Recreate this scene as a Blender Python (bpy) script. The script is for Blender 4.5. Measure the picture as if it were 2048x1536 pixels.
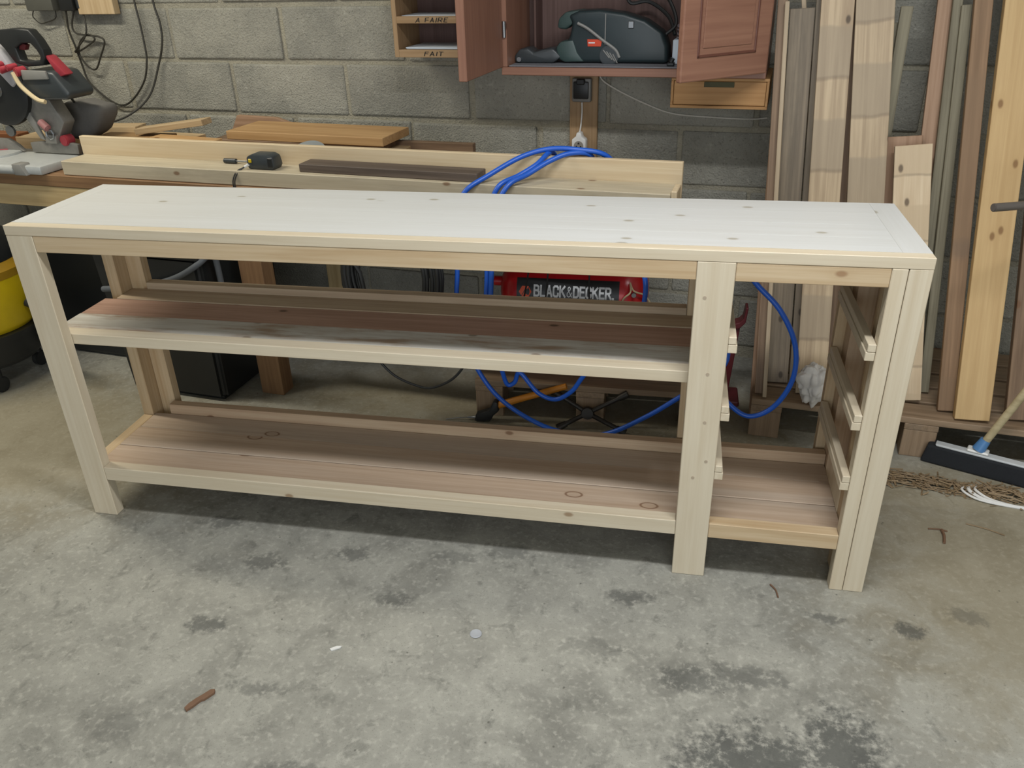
import bpy, bmesh, math, random
from mathutils import Vector, Matrix, noise as mnoise
random.seed(11)
S = bpy.context.scene
C = S.collection
for o in list(bpy.data.objects): bpy.data.objects.remove(o)

# ------------------------------------------------------------------ camera
cam_d = bpy.data.cameras.new('camera'); cam = bpy.data.objects.new('camera', cam_d); C.objects.link(cam)
CX, CY, CZ, YAW, PITCH, ROLL, FPX = 1.6689, -1.7519, 1.4857, -0.20247, 0.48605, -0.02956, 1644.4
_f = Vector((math.sin(YAW)*math.cos(PITCH), math.cos(YAW)*math.cos(PITCH), -math.sin(PITCH)))
_r = Vector((math.cos(YAW), -math.sin(YAW), 0)); _u = _r.cross(_f)
_r2 = _r*math.cos(ROLL) + _u*math.sin(ROLL); _u2 = -_r*math.sin(ROLL) + _u*math.cos(ROLL)
M = Matrix((_r2, _u2, -_f)).transposed().to_4x4(); M.translation = (CX, CY, CZ)
cam.matrix_world = M
cam_d.sensor_width = 36.0; cam_d.lens = 36.0*FPX/2048; cam_d.clip_start = .02
S.camera = cam

# ------------------------------------------------------------------ light and exposure
S.view_settings.view_transform = 'Standard'; S.view_settings.look = 'None'
S.view_settings.gamma = 1.0; S.view_settings.use_curve_mapping = False
S.view_settings.exposure = 0.0
W = bpy.data.worlds.new('world'); S.world = W; W.use_nodes = True
W.node_tree.nodes['Background'].inputs[0].default_value = (.62, .72, .85, 1)
W.node_tree.nodes['Background'].inputs[1].default_value = .55
def area(name, loc, rot, sx, sy, power, col):
    l = bpy.data.lights.new(name, 'AREA'); l.shape = 'RECTANGLE'; l.size = sx; l.size_y = sy; l.energy = power; l.color = col
    o = bpy.data.objects.new(name, l); C.objects.link(o); o.location = loc; o.rotation_euler = rot; return o
# daylight from the open garage doorway behind the photographer
area('daylight_doorway', (2.1, -4.6, 1.25), (math.radians(90), 0, 0), 3.4, 2.3, 78, (.93, .97, 1.0))
# two fluorescent battens under the ceiling (their housings are built further down)
area('tube_light_bench', (-.95, .45, 2.50), (0, 0, math.radians(-7)), 1.5, .10, 38, (1.0, .94, .80))
area('tube_light_room', (1.9, -.6, 2.50), (0, 0, math.radians(-7)), 1.5, .10, 44, (.97, .98, 1.0))

# ------------------------------------------------------------------ helpers
def lin(h):
    h = h.lstrip('#'); v = [int(h[i:i+2], 16)/255 for i in (0, 2, 4)]
    return tuple(c/12.92 if c <= .04045 else ((c+.055)/1.055)**2.4 for c in v) + (1,)
ALPHA = math.atan(-.12)
UX = Vector((math.cos(ALPHA), math.sin(ALPHA), 0)); NY = Vector((-math.sin(ALPHA), math.cos(ALPHA), 0)); WO = Vector((.8, 1.5, 0))
def wl(u, d, z): return WO + UX*u - NY*d + Vector((0, 0, z))      # wall frame: along the wall, off the wall, up

class B:
    def __init__(s): s.bm = bmesh.new()
    def box(s, lo, hi, bev=0.0, mat=None, seg=1):
        b2 = bmesh.new(); bmesh.ops.create_cube(b2, size=1)
        c = [(a+b)/2 for a, b in zip(lo, hi)]; d = [abs(b-a) for a, b in zip(lo, hi)]
        for v in b2.verts: v.co = Vector((v.co.x*d[0]+c[0], v.co.y*d[1]+c[1], v.co.z*d[2]+c[2]))
        if bev > 0: bmesh.ops.bevel(b2, geom=b2.edges[:], offset=min(bev, min(d)*.45), segments=seg, affect='EDGES', profile=.5)
        s._add(b2, mat); return s
    def _add(s, b2, mat=None):
        if mat is not None: b2.transform(mat)
        me = bpy.data.meshes.new('t'); b2.to_mesh(me); b2.free(); s.bm.from_mesh(me); bpy.data.meshes.remove(me)
    def cyl(s, a, b, r, r2=None, n=16, bev=0):
        a = Vector(a); b = Vector(b); d = b-a; r2 = r if r2 is None else r2
        b2 = bmesh.new(); bmesh.ops.create_cone(b2, cap_ends=True, segments=n, radius1=r, radius2=r2, depth=d.length)
        if bev > 0:
            es = [e for e in b2.edges if any(len(f.verts) > 4 for f in e.link_faces)]
            bmesh.ops.bevel(b2, geom=es, offset=bev, segments=2, affect='EDGES')
        q = Vector((0, 0, 1)).rotation_difference(d.normalized())
        s._add(b2, Matrix.Translation((a+b)/2) @ q.to_matrix().to_4x4()); return s
    def tube(s, pts, r, n=8, smooth=6, closed=False):
        P = [Vector(p) for p in pts]
        if smooth > 1:
            Q = []
            L = len(P)
            for i in range(L if closed else L-1):
                p0 = P[i-1] if (closed or i > 0) else P[0]*2-P[1]
                p1 = P[i]; p2 = P[(i+1) % L]; p3 = P[(i+2) % L] if (closed or i+2 < L) else P[-1]*2-P[-2]
                for k in range(smooth):
                    t = k/smooth
                    Q.append(.5*((2*p1)+(p2-p0)*t+(2*p0-5*p1+4*p2-p3)*t*t+(3*p1-p0-3*p2+p3)*t**3))
            if not closed: Q.append(P[-1])
            P = Q
        tg = [(P[min(i+1, len(P)-1)]-P[max(i-1, 0)]).normalized() for i in range(len(P))]
        up = Vector((0, 0, 1)) if abs(tg[0].z) < .9 else Vector((1, 0, 0))
        x = tg[0].cross(up).normalized(); rings = []
        for i, p in enumerate(P):
            x = (x - tg[i]*x.dot(tg[i])).normalized(); y = tg[i].cross(x)
            rr = r(i/(len(P)-1)) if callable(r) else r
            rings.append([s.bm.verts.new(p+x*math.cos(a)*rr+y*math.sin(a)*rr) for a in [2*math.pi*k/n for k in range(n)]])
        m = len(rings)
        for i in range(m if closed else m-1):
            A = rings[i]; Bb = rings[(i+1) % m]
            for k in range(n): s.bm.faces.new((A[k], A[(k+1) % n], Bb[(k+1) % n], Bb[k]))
        if not closed:
            s.bm.faces.new(list(reversed(rings[0]))); s.bm.faces.new(rings[-1])
        return s
    def lathe(s, prof, n=32, mat=None):      # profile (r, z) about z
        b2 = bmesh.new(); rings = []
        for r, z in prof:
            if r < 1e-5: rings.append([b2.verts.new((0, 0, z))])
            else: rings.append([b2.verts.new((r*math.cos(2*math.pi*k/n), r*math.sin(2*math.pi*k/n), z)) for k in range(n)])
        for A, Bb in zip(rings, rings[1:]):
            for k in range(n):
                k2 = (k+1) % n
                if len(A) == 1 and len(Bb) == 1: continue
                if len(A) == 1: b2.faces.new((A[0], Bb[k2], Bb[k]))
                elif len(Bb) == 1: b2.faces.new((A[k], A[k2], Bb[0]))
                else: b2.faces.new((A[k], A[k2], Bb[k2], Bb[k]))
        bmesh.ops.recalc_face_normals(b2, faces=b2.faces[:]); s._add(b2, mat); return s
    def prism(s, outline, y0, y1, bev=0, hole=None, seg=2, mat=None):   # outline in (x, z), extruded along y
        b2 = bmesh.new()
        if hole is None:
            vs = [b2.verts.new((x, y0, z)) for x, z in outline]; f = b2.faces.new(vs)
            fs = [f]
        else:
            a = [b2.verts.new((x, y0, z)) for x, z in outline]; h = [b2.verts.new((x, y0, z)) for x, z in hole]
            es = [b2.edges.new((a[i], a[(i+1) % len(a)])) for i in range(len(a))] + [b2.edges.new((h[i], h[(i+1) % len(h)])) for i in range(len(h))]
            bmesh.ops.triangle_fill(b2, use_beauty=True, edges=es); fs = b2.faces[:]
        r = bmesh.ops.extrude_face_region(b2, geom=fs)
        for v in r['geom']:
            if isinstance(v, bmesh.types.BMVert): v.co.y = y1
        bmesh.ops.recalc_face_normals(b2, faces=b2.faces[:])
        if bev > 0:
            es = [e for e in b2.edges if len(e.link_faces) == 2 and e.calc_face_angle(0) > .35]
            bmesh.ops.bevel(b2, geom=es, offset=bev, segments=seg, affect='EDGES', profile=.5)
        s._add(b2, mat); return s
    def poly(s, vs, faces):
        V = [s.bm.verts.new(v) for v in vs]
        for f in faces: s.bm.faces.new([V[i] for i in f])
        return s
    def obj(s, name, mat, parent=None, smooth=False, loc=None, rot=None):
        bmesh.ops.recalc_face_normals(s.bm, faces=s.bm.faces[:])
        me = bpy.data.meshes.new(name); s.bm.to_mesh(me); s.bm.free()
        if smooth:
            for f in me.polygons: f.use_smooth = True
            me.set_sharp_from_angle(angle=math.radians(40))
        me.materials.append(mat)
        o = bpy.data.objects.new(name, me); C.objects.link(o); o.parent = parent
        if loc is not None: o.location = loc
        if rot is not None: o.rotation_euler = rot
        return o
def empty(name, loc=(0, 0, 0), rz=0):
    o = bpy.data.objects.new(name, None); C.objects.link(o); o.location = loc; o.rotation_euler = (0, 0, rz); o.empty_display_size = .1; return o
def tag(o, label, cat, group=None):
    o['label'] = label; o['category'] = cat
    if group: o['group'] = group
    return o
def struct(o): o['kind'] = 'structure'; return o
def wall_thing(name, u, d, z, label, cat, group=None):
    return tag(empty(name, wl(u, d, z), ALPHA), label, cat, group)
_bm_cache = {}
def board(name, lo, hi, axis, mat, parent=None, bev=.0015):
    """a plank given by its box in the parent's space; its own X runs along the grain"""
    c = Vector([(a+b)/2 for a, b in zip(lo, hi)]); d = [b-a for a, b in zip(lo, hi)]
    if axis == 'x': L, Wd, T, rot = d[0], d[1], d[2], (0, 0, 0)
    elif axis == 'y': L, Wd, T, rot = d[1], d[0], d[2], (0, 0, math.pi/2)
    else: L, Wd, T, rot = d[2], d[1], d[0], (0, -math.pi/2, 0)
    key = (round(L, 4), round(Wd, 4), round(T, 4), bev, mat.name)
    if key not in _bm_cache:
        b = B(); b.box((-L/2, -Wd/2, -T/2), (L/2, Wd/2, T/2), bev); o = b.obj(name, mat, parent); _bm_cache[key] = o.data
    else:
        o = bpy.data.objects.new(name, _bm_cache[key]); C.objects.link(o); o.parent = parent
    o.location = c; o.rotation_euler = rot
    return o

# ------------------------------------------------------------------ materials
class NT:
    def __init__(s, name):
        s.m = bpy.data.materials.new(name); s.m.use_nodes = True; s.t = s.m.node_tree; s.n = s.t.nodes; s.l = s.t.links
        s.b = s.n['Principled BSDF']
    def node(s, typ, **kw):
        n = s.n.new(typ)
        for k, v in kw.items(): setattr(n, k, v)
        return n
    def set(s, sock, v):
        if isinstance(v, bpy.types.NodeSocket): s.l.new(v, sock)
        elif v is not None: sock.default_value = v
    def math(s, op, a, b=None, c=None, clamp=False):
        n = s.node('ShaderNodeMath', operation=op, use_clamp=clamp); s.set(n.inputs[0], a)
        if b is not None: s.set(n.inputs[1], b)
        if c is not None: s.set(n.inputs[2], c)
        return n.outputs[0]
    def mix(s, f, a, b, mode='MIX'):
        n = s.node('ShaderNodeMix', data_type='RGBA', blend_type=mode); s.set(n.inputs[0], f); s.set(n.inputs[6], a); s.set(n.inputs[7], b); return n.outputs[2]
    def ramp(s, f, *st):
        n = s.node('ShaderNodeValToRGB'); s.set(n.inputs[0], f); e = n.color_ramp.elements
        e[0].position, e[0].color = st[0]; e[1].position, e[1].color = st[-1]
        for p, c in st[1:-1]: x = e.new(p); x.color = c
        return n.outputs[0]
    def step(s, f, a, b):
        n = s.node('ShaderNodeMapRange', interpolation_type='SMOOTHSTEP'); s.set(n.inputs[0], f); n.inputs[1].default_value = a; n.inputs[2].default_value = b; return n.outputs[0]
    def coord(s, scale=(1, 1, 1), rnd=0.0, kind='Object'):
        tc = s.node('ShaderNodeTexCoord'); mp = s.node('ShaderNodeMapping'); mp.inputs['Scale'].default_value = scale
        v = tc.outputs[kind]
        if rnd:
            oi = s.node('ShaderNodeObjectInfo'); cb = s.node('ShaderNodeCombineXYZ')
            for i, k in enumerate((1, 1.7, 2.3)): s.set(cb.inputs[i], s.math('MULTIPLY', oi.outputs['Random'], rnd*k))
            ad = s.node('ShaderNodeVectorMath', operation='ADD'); s.l.new(v, ad.inputs[0]); s.l.new(cb.outputs[0], ad.inputs[1]); v = ad.outputs[0]
        s.l.new(v, mp.inputs[0]); return mp.outputs[0]
    def noise(s, v, scale, detail=4, rough=.55, dist=0):
        n = s.node('ShaderNodeTexNoise'); s.set(n.inputs['Vector'], v); n.inputs['Scale'].default_value = scale
        n.inputs['Detail'].default_value = detail; n.inputs['Roughness'].default_value = rough; n.inputs['Distortion'].default_value = dist; return n.outputs[0]
    def voro(s, v, scale, feat='F1'):
        n = s.node('ShaderNodeTexVoronoi', feature=feat); s.set(n.inputs['Vector'], v); n.inputs['Scale'].default_value = scale; return n
    def bump(s, h, st=.3, dist=.01):
        n = s.node('ShaderNodeBump'); n.inputs['Strength'].default_value = st; n.inputs['Distance'].default_value = dist; s.set(n.inputs['Height'], h); s.l.new(n.outputs[0], s.b.inputs['Normal'])
    def done(s, col, rough=.6, metal=0.0, spec=.5):
        s.set(s.b.inputs['Base Color'], col); s.set(s.b.inputs['Roughness'], rough); s.b.inputs['Metallic'].default_value = metal
        s.b.inputs['Specular IOR Level'].default_value = spec; return s.m

def flat(name, col, rough=.5, metal=0, var=.12, scale=40, spec=.5):
    t = NT(name); v = t.coord(rnd=5.0); n = t.noise(v, scale, 3)
    c = lin(col) if isinstance(col, str) else col
    dk = tuple(x*(1-var) for x in c[:3])+(1,); lt = tuple(min(1, x*(1+var)) for x in c[:3])+(1,)
    t.bump(n, .05, .002)
    return t.done(t.mix(n, dk, lt), rough, metal, spec)

def wood(name, light, dark, knots=.0, knotcol='#6b4a30', tint=None, tintamt=.0, bands=None, bandcol=None, rings=False, rough=.6, vary=.25, contrast=1.0, dirt=None, dirtamt=0):
    t = NT(name); L, D = lin(light), lin(dark)
    v = t.coord((1, 1, 1), 7.0)
    vs = t.coord((.9, 11, 11), 7.0); vf = t.coord((2.2, 70, 70), 7.0); vm = t.coord((.35, 4.5, 4.5), 7.0)
    n1 = t.noise(vs, 2.2, 4, .55, .8); n2 = t.noise(vf, 2.0, 3, .6); n3 = t.noise(vm, 1.3, 2)
    # growth rings drawn out along the board
    w = t.noise(t.coord((.55, 26, 26), 7.0), 1.6, 2, .5, 1.6)
    g = t.math('ADD', t.math('MULTIPLY', n1, .36), t.math('ADD', t.math('MULTIPLY', n2, .26), t.math('MULTIPLY', w, .38)))
    col = t.mix(t.step(g, .5-.19/contrast, .5+.19/contrast), D, L)
    oi = t.node('ShaderNodeObjectInfo')
    hv = t.node('ShaderNodeHueSaturation'); t.set(hv.inputs['Value'], t.math('ADD', 1-vary/2, t.math('MULTIPLY', oi.outputs['Random'], vary))); t.l.new(col, hv.inputs['Color']); col = hv.outputs[0]
    if tint: col = t.mix(t.math('MULTIPLY', t.step(n3, .42, .62), tintamt), col, lin(tint))
    if bands:
        sx = t.node('ShaderNodeSeparateXYZ'); t.l.new(v, sx.inputs[0])
        nz = t.noise(t.coord((4, 4, 4), 7.0), 2.5, 3)
        ph = t.math('FRACT', t.math('ADD', t.math('MULTIPLY', sx.outputs[0], bands), t.math('MULTIPLY', nz, .10)))
        bd = t.math('MULTIPLY', t.step(ph, .40, .45), t.math('SUBTRACT', 1, t.step(ph, .955, .995)))
        col = t.mix(t.math('MULTIPLY', bd, .62), col, lin(bandcol))
        ln = t.math('MULTIPLY', t.step(ph, .385, .415), t.math('SUBTRACT', 1, t.step(ph, .425, .455)))
        col = t.mix(t.math('MULTIPLY', ln, .35), col, lin('#5d5145'))
    if dirt: col = t.mix(t.math('MULTIPLY', t.step(t.noise(t.coord((1.2, 6, 6), 7.0), 3.0, 5, .65), .45, .68), dirtamt), col, lin(dirt))
    if knots > 0:
        sk = t.node('ShaderNodeSeparateXYZ'); t.l.new(t.coord((1, 1, 1), 7.0), sk.inputs[0]); ck = t.node('ShaderNodeCombineXYZ')
        t.set(ck.inputs[0], t.math('MULTIPLY', sk.outputs[0], 5.0)); t.set(ck.inputs[1], t.math('MULTIPLY', t.math('ADD', sk.outputs[1], sk.outputs[2]), 9.0))
        vo = t.voro(ck.outputs[0], 1.0); vo.voronoi_dimensions = '2D'
        sc = t.node('ShaderNodeSeparateColor'); t.l.new(vo.outputs['Color'], sc.inputs[0])
        on = t.math('GREATER_THAN', sc.outputs[0], 1-knots)
        k = t.math('MULTIPLY', on, t.math('SUBTRACT', 1, t.step(vo.outputs['Distance'], .035, .085)))
        if rings: k = t.math('MULTIPLY', on, t.math('MULTIPLY', t.step(vo.outputs['Distance'], .085, .105), t.math('SUBTRACT', 1, t.step(vo.outputs['Distance'], .115, .14))))
        halo = t.math('MULTIPLY', on, t.math('SUBTRACT', 1, t.step(vo.outputs['Distance'], .05, .22)))
        col = t.mix(t.math('MULTIPLY', halo, .35), col, D); col = t.mix(t.math('MULTIPLY', k, .75), col, lin(knotcol))
    t.bump(g, .12, .002)
    return t.done(col, rough, 0, .35)

def concrete_floor():
    t = NT('floor concrete'); v = t.coord(); sx = t.node('ShaderNodeSeparateXYZ'); t.l.new(v, sx.inputs[0])
    big = t.noise(v, 1.1, 5, .6); mid = t.noise(v, 7, 6, .65, .4); fine = t.noise(v, 60, 5, .7); grit = t.noise(v, 240, 2)
    blot = t.noise(v, 16, 6, .72, .6)
    col = t.mix(t.step(mid, .32, .66), lin('#7a7971'), lin('#9a998f'))
    col = t.mix(t.math('MULTIPLY', t.step(big, .42, .62), .40), col, lin('#a3a298'))
    col = t.mix(t.math('MULTIPLY', t.step(blot, .52, .70), .60), col, lin('#676760'))
    col = t.mix(t.math('MULTIPLY', t.step(fine, .50, .66), .55), col, lin('#b4b2a7'))
    col = t.mix(t.math('MULTIPLY', t.step(grit, .58, .70), .45), col, lin('#605e57'))
    # warm tint left of the sideboard; sawdust beside its right leg and behind
    def spot(x, y, rx, ry):
        dx = t.math('DIVIDE', t.math('SUBTRACT', sx.outputs[0], x), rx); dy = t.math('DIVIDE', t.math('SUBTRACT', sx.outputs[1], y), ry)
        return t.math('SQRT', t.math('ADD', t.math('MULTIPLY', dx, dx), t.math('MULTIPLY', dy, dy)))
    saw = None
    for a in ((-.55, .35, 1.0, .6), (2.75, .15, .75, .80), (1.3, .9, 1.5, .35)):
        m = t.math('SUBTRACT', 1, t.step(t.math('ADD', spot(*a), t.math('MULTIPLY', t.math('SUBTRACT', mid, .5), .9)), .35, 1.1))
        saw = m if saw is None else t.math('MAXIMUM', saw, m)
    col = t.mix(t.math('MULTIPLY', saw, .55), col, lin('#968a6c'))
    # dark oil and dirt marks
    st = None
    for x, y, rx, ry, k in ((1.93, -.58, .17, .10, 1), (2.09, -.50, .08, .10, 1), (2.03, -.68, .12, .08, .8), (1.78, -.36, .07, .04, .75), (1.62, -.11, .055, .03, .8), (1.90, -.33, .10, .035, .6), (2.30, -.12, .035, .025, .9), (2.10, -.11, .04, .018, .7),
                         (.58, -.38, .05, .03, .8), (.42, .02, .05, .03, .6), (.62, -.13, .06, .03, .7), (.86, -.06, .045, .03, .7), (1.02, -.22, .05, .025, .7), (.80, -.55, .07, .02, .6), (2.60, -.50, .12, .05, .6), (2.45, -.05, .05, .03, .5), (1.0, -.75, .1, .03, .6), (.55, -.70, .05, .04, .4), (1.28, .02, .08, .03, .5), (1.14, -.03, .07, .025, .45), (1.55, -.30, .09, .03, .4)):
        m = t.math('MULTIPLY', t.math('SUBTRACT', 1, t.step(t.math('ADD', spot(x, y, rx, ry), t.math('MULTIPLY', t.math('SUBTRACT', t.noise(v, 30, 7, .78), .5), 4.4)), .45, 1.25)), k)
        st = m if st is None else t.math('MAXIMUM', st, m)
    col = t.mix(t.math('MULTIPLY', st, .72), col, lin('#3f413f'))
    # small pits
    vo = t.voro(v, 34); sc = t.node('ShaderNodeSeparateColor'); t.l.new(vo.outputs['Color'], sc.inputs[0])
    pit = t.math('MULTIPLY', t.math('GREATER_THAN', sc.outputs[0], .80), t.math('SUBTRACT', 1, t.step(vo.outputs['Distance'], .04, .13)))
    col = t.mix(t.math('MULTIPLY', pit, .65), col, lin('#45443e'))
    t.bump(t.math('ADD', mid, t.math('MULTIPLY', fine, .4)), .25, .006)
    return t.done(col, .72, 0, .3)

def block_mat(name, a, b, c):
    t = NT(name); v = t.coord((1, 1, 1), 3.0); n1 = t.noise(v, 4, 4); n2 = t.noise(v, 45, 5, .7); n3 = t.noise(v, 130, 3, .7)
    vo = t.voro(v, 150); oi = t.node('ShaderNodeObjectInfo')
    col = t.mix(t.step(n1, .35, .65), lin(a), lin(b)); col = t.mix(t.math('MULTIPLY', t.step(n2, .54, .74), .5), col, lin(c))
    col = t.mix(t.math('MULTIPLY', t.step(n3, .55, .72), .55), col, lin('#55544c'))
    hv = t.node('ShaderNodeHueSaturation'); t.set(hv.inputs['Value'], t.math('ADD', .90, t.math('MULTIPLY', oi.outputs['Random'], .2))); t.l.new(col, hv.inputs['Color'])
    t.bump(t.math('ADD', t.math('MULTIPLY', vo.outputs['Distance'], -.5), t.math('ADD', n2, n3)), .6, .008)
    return t.done(hv.outputs[0], .9, 0, .15)

PINE = wood('pale new pine', '#cfc4ad', '#bfb095', knots=.16, knotcol='#86684a', vary=.06, contrast=.8, rough=.5)
PINE_TOP = wood('pine top with painted sheen', '#c9cac7', '#c1c1bc', knots=.42, knotcol='#98917f', vary=.02, contrast=.7, rough=.40)  # cool daylight sheen on the tabletop is put into this whiter colour
PINE_WARM = wood('warm pine', '#c6b292', '#b09672', knots=.16, knotcol='#8a6848', vary=.08, rough=.55)
PINE_PINK = wood('rosy pine', '#c4ae91', '#ad9175', knots=.14, vary=.08)
DECK = wood('old planed deck', '#bba690', '#a08971', rings=True, knots=.16, knotcol='#6b4a33', vary=.12, tint='#a9a399', tintamt=.35, contrast=.8)
SHELF_TAN = wood('tan shelf board', '#bba88e', '#a58f76', knots=.2, knotcol='#5b4634', vary=.06)
SHELF_RED = wood('reddish shelf board', '#b59380', '#9a7866', knots=.3, knotcol='#33221a', vary=.05)
SHELF_WHITE = wood('whitewashed shelf board', '#cfcdc6', '#b3ada1', knots=.25, knotcol='#7c6853', vary=.03, dirt='#957a60', dirtamt=.85)
BENCH_BROWN = wood('brown bench beam', '#866848', '#6b4f37', knots=.1, vary=.08)
BENCH_PALE = wood('yellow bench beam', '#bba67c', '#a08960', knots=.15, vary=.05)
FENCE = wood('pale fence board', '#cdbd9e', '#bda887', knots=.08, vary=.05)
FENCE_GREY = wood('greyed pale beam', '#bfb59d', '#aa9e86', knots=.2, vary=.05, dirt='#948b78', dirtamt=.4)
DARKWOOD = wood('dark walnut plank', '#665a50', '#4a4038', vary=.05)
OFFCUT = wood('honey offcut', '#bd9a6c', '#a07c50', knots=.1, vary=.15)
OFFCUT2 = wood('pale offcut', '#c2ac89', '#a78e69', knots=.1, vary=.15)
REDWOOD = wood('red brown varnish', '#926c58', '#7b5646', knots=.08, knotcol='#3c221a', vary=.08, rough=.42, contrast=.7)
CABIN = wood('dark cabinet inside', '#66504a', '#523d37', vary=.05)
DRAWER = wood('orange pine drawer', '#a98254', '#90683e', knots=.1, vary=.06)
BOXPINE = wood('tan pigeonhole box', '#a88d6c', '#917655', vary=.05)
GREYPLANK = wood('weathered grey plank', '#8b7d69', '#6d6253', contrast=1.3, knots=.3, knotcol='#2f2620', vary=.2, dirt='#5d5648', dirtamt=.4)
BROWNPLANK = wood('brown plank', '#8c745c', '#6c5744', contrast=1.3, knots=.2, vary=.2)
OLIVE = wood('olive grey plank', '#87806a', '#6a6350', contrast=1.3, knots=.15, vary=.15)
BANDED = wood('pallet plank with dark bands', '#bda98b', '#9c886e', knots=.55, knotcol='#2a1f18', bands=3.7, bandcol='#968873', vary=.08, contrast=1.3)
BANDED2 = wood('pale pallet plank with bands', '#d3c1a3', '#bfa98a', knots=.6, knotcol='#3a2a1f', bands=5.0, bandcol='#bba789', vary=.05)
PINKPLANK = wood('pinkish plank', '#a98a70', '#8d6f55', contrast=1.3, knots=.1, vary=.1)
YELLOWPLANK = wood('yellow spruce plank', '#c6a97a', '#b09163', knots=.35, knotcol='#6e4a26', vary=.04, contrast=.7)
PALEBATTEN = wood('pale batten', '#b3a288', '#95836a', vary=.1)
PALLET = wood('pallet wood', '#9a846b', '#7b6751', knots=.15, vary=.15, dirt='#6f6658', dirtamt=.35)
FLOOR = concrete_floor()
BLOCK = block_mat('concrete block', '#8d8c82', '#9f9d91', '#b8b6aa')
MORTAR = block_mat('mortar', '#938f80', '#a29d8b', '#b5b0a0')
PLASTER = flat('grey render', '#b5b2aa', .9)
CEIL = flat('white ceiling', '#dcdad4', .9)
BLACKPL = flat('black plastic', '#1c1e1e', .45)
BLACKRUB = flat('black rubber', '#202120', .55)
CABLE = flat('dark cable', '#33312a', .5)
DGREY = flat('dark grey plastic', '#33383a', .4)
GREYPL = flat('grey plastic', '#7c7b76', .5)
ALU = flat('cast aluminium', '#b9bcba', .35, .35, .1, 60)
ALU_DULL = flat('dusty aluminium', '#85837d', .55, .5, .2, 60)
STEEL = flat('steel', '#8f9192', .35, .9)
REDPL = flat('red plastic', '#96303a', .45)
REDPAINT = flat('red enamel', '#b3191f', .28, 0, .06, 12, .6)
DARKRED = flat('dark red paint', '#571a1e', .5)
TEAL = flat('dark teal plastic', '#222e30', .42)
TEAL_L = flat('teal plastic lighter', '#344643', .45)
ORANGE = flat('orange label', '#c9411c', .45)
HANDLEOR = flat('orange handle', '#c27c1e', .45)
LOGO = flat('orange logo', '#e2562a', .5, 0, .02)
LABEL = flat('black label', '#161718', .4, 0, .05)
WHITE = flat('white plastic', '#d8d8d4', .45, 0, .05)
LETTER = flat('silver lettering', '#d3d5d6', .5, 0, .03)
PAPER = flat('paper', '#c9d3dc', .7, 0, .05)
INK = flat('black ink', '#17130f', .7, 0, .05)
BLUE = flat('blue air hose', '#1c56b8', .38, 0, .06, 30, .5)
YELLOW = flat('yellow drum', '#c2a714', .4, 0, .08)
YELLOW_SHADED = flat('shaded drum yellow', '#8a6a14', .5)  # the drum's yellow in shade, with the shade put into the colour
CLOTH = flat('white rag', '#d8d5cf', .9, 0, .10, 30)
FABRIC = flat('dust bag fabric', '#5d5b57', .95, 0, .15, 90)
STRAP = flat('cream strap', '#c5b48f', .8)
BRISTLE = flat('black bristles', '#1a1d21', .9, 0, .3, 200)
BROOMSTICK = wood('broom stick', '#b3a684', '#978a69', vary=.02)
PIPE = flat('grey pipe', '#6d6761', .45, .4)
DISC = flat('grey metal disc', '#8b9193', .5, .5)
STRAW = wood('wood shavings', '#a89170', '#7d684c', vary=.5)
IRON = flat('blackened iron', '#3a3733', .5, .6)
CHIP = flat('brown bark chip', '#715540', .8)
PADISC = flat('sanding disc', '#8e8489', .8)

# ------------------------------------------------------------------ setting
b = B(); b.box((-4.2, -5.2, -.12), (5.4, 3.2, 0)); fl = struct(b.obj('floor', FLOOR))
wb = empty('wall_back', wl(0, 0, 0), ALPHA); struct(wb)
b = B(); b.box((-3.3, .006, -.02), (3.2, .22, 2.75)); b.obj('mortar', MORTAR, wb)
MOD, CH, Z0 = .535, .2125, 1.319 - 6*.2125
blk = None
for k in range(12):
    z0 = Z0 + k*CH - CH*0 ; off = -.72 if k % 2 == 1 else -.99
    n0 = math.ceil((-3.3-off)/MOD); n1 = math.floor((3.2-off)/MOD)
    for n in range(n0, n1):
        if blk is None:
            q = B(); q.box((0, 0, 0), (MOD-.018, .10, CH-.018), .007, seg=2); o = q.obj('concrete_block', BLOCK, wb); blk = o.data
        else:
            o = bpy.data.objects.new('concrete_block', blk); C.objects.link(o); o.parent = wb
        o.location = (off+n*MOD+.009+random.uniform(-.004, .004), random.uniform(-.006, .001), z0+.009+random.uniform(-.003, .003))
        o.rotation_euler = (0, 0, random.uniform(-.004, .004))
b = B(); b.box((-3.4, -4.7, 0), (-3.2, 2.15, 2.75)); struct(b.obj('wall_left', PLASTER))
b = B(); b.box((3.75, -4.7, 0), (3.95, 1.6, 2.75)); struct(b.obj('wall_right', PLASTER))
b = B(); b.box((-3.4, -4.7, 2.75), (3.95, 2.2, 2.85)); struct(b.obj('ceiling', CEIL))
for nm, x, y, lab in (('bench', -.95, .45, 'white fluorescent batten above the workbench'), ('room', 1.9, -.6, 'white fluorescent batten above the sideboard')):
    t = tag(empty('ceiling_lamp', (x, y, 2.56), ALPHA), lab, 'lamp')
    b = B(); b.box((-.78, -.05, 0), (.78, .05, .19), .006); b.obj('housing', WHITE, t)
    for x in (-.76, .74):
        b = B(); b.cyl((x, 0, -.02), (x+.02, 0, -.02), .02); b.obj('lamp_holder', GREYPL, t)

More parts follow.
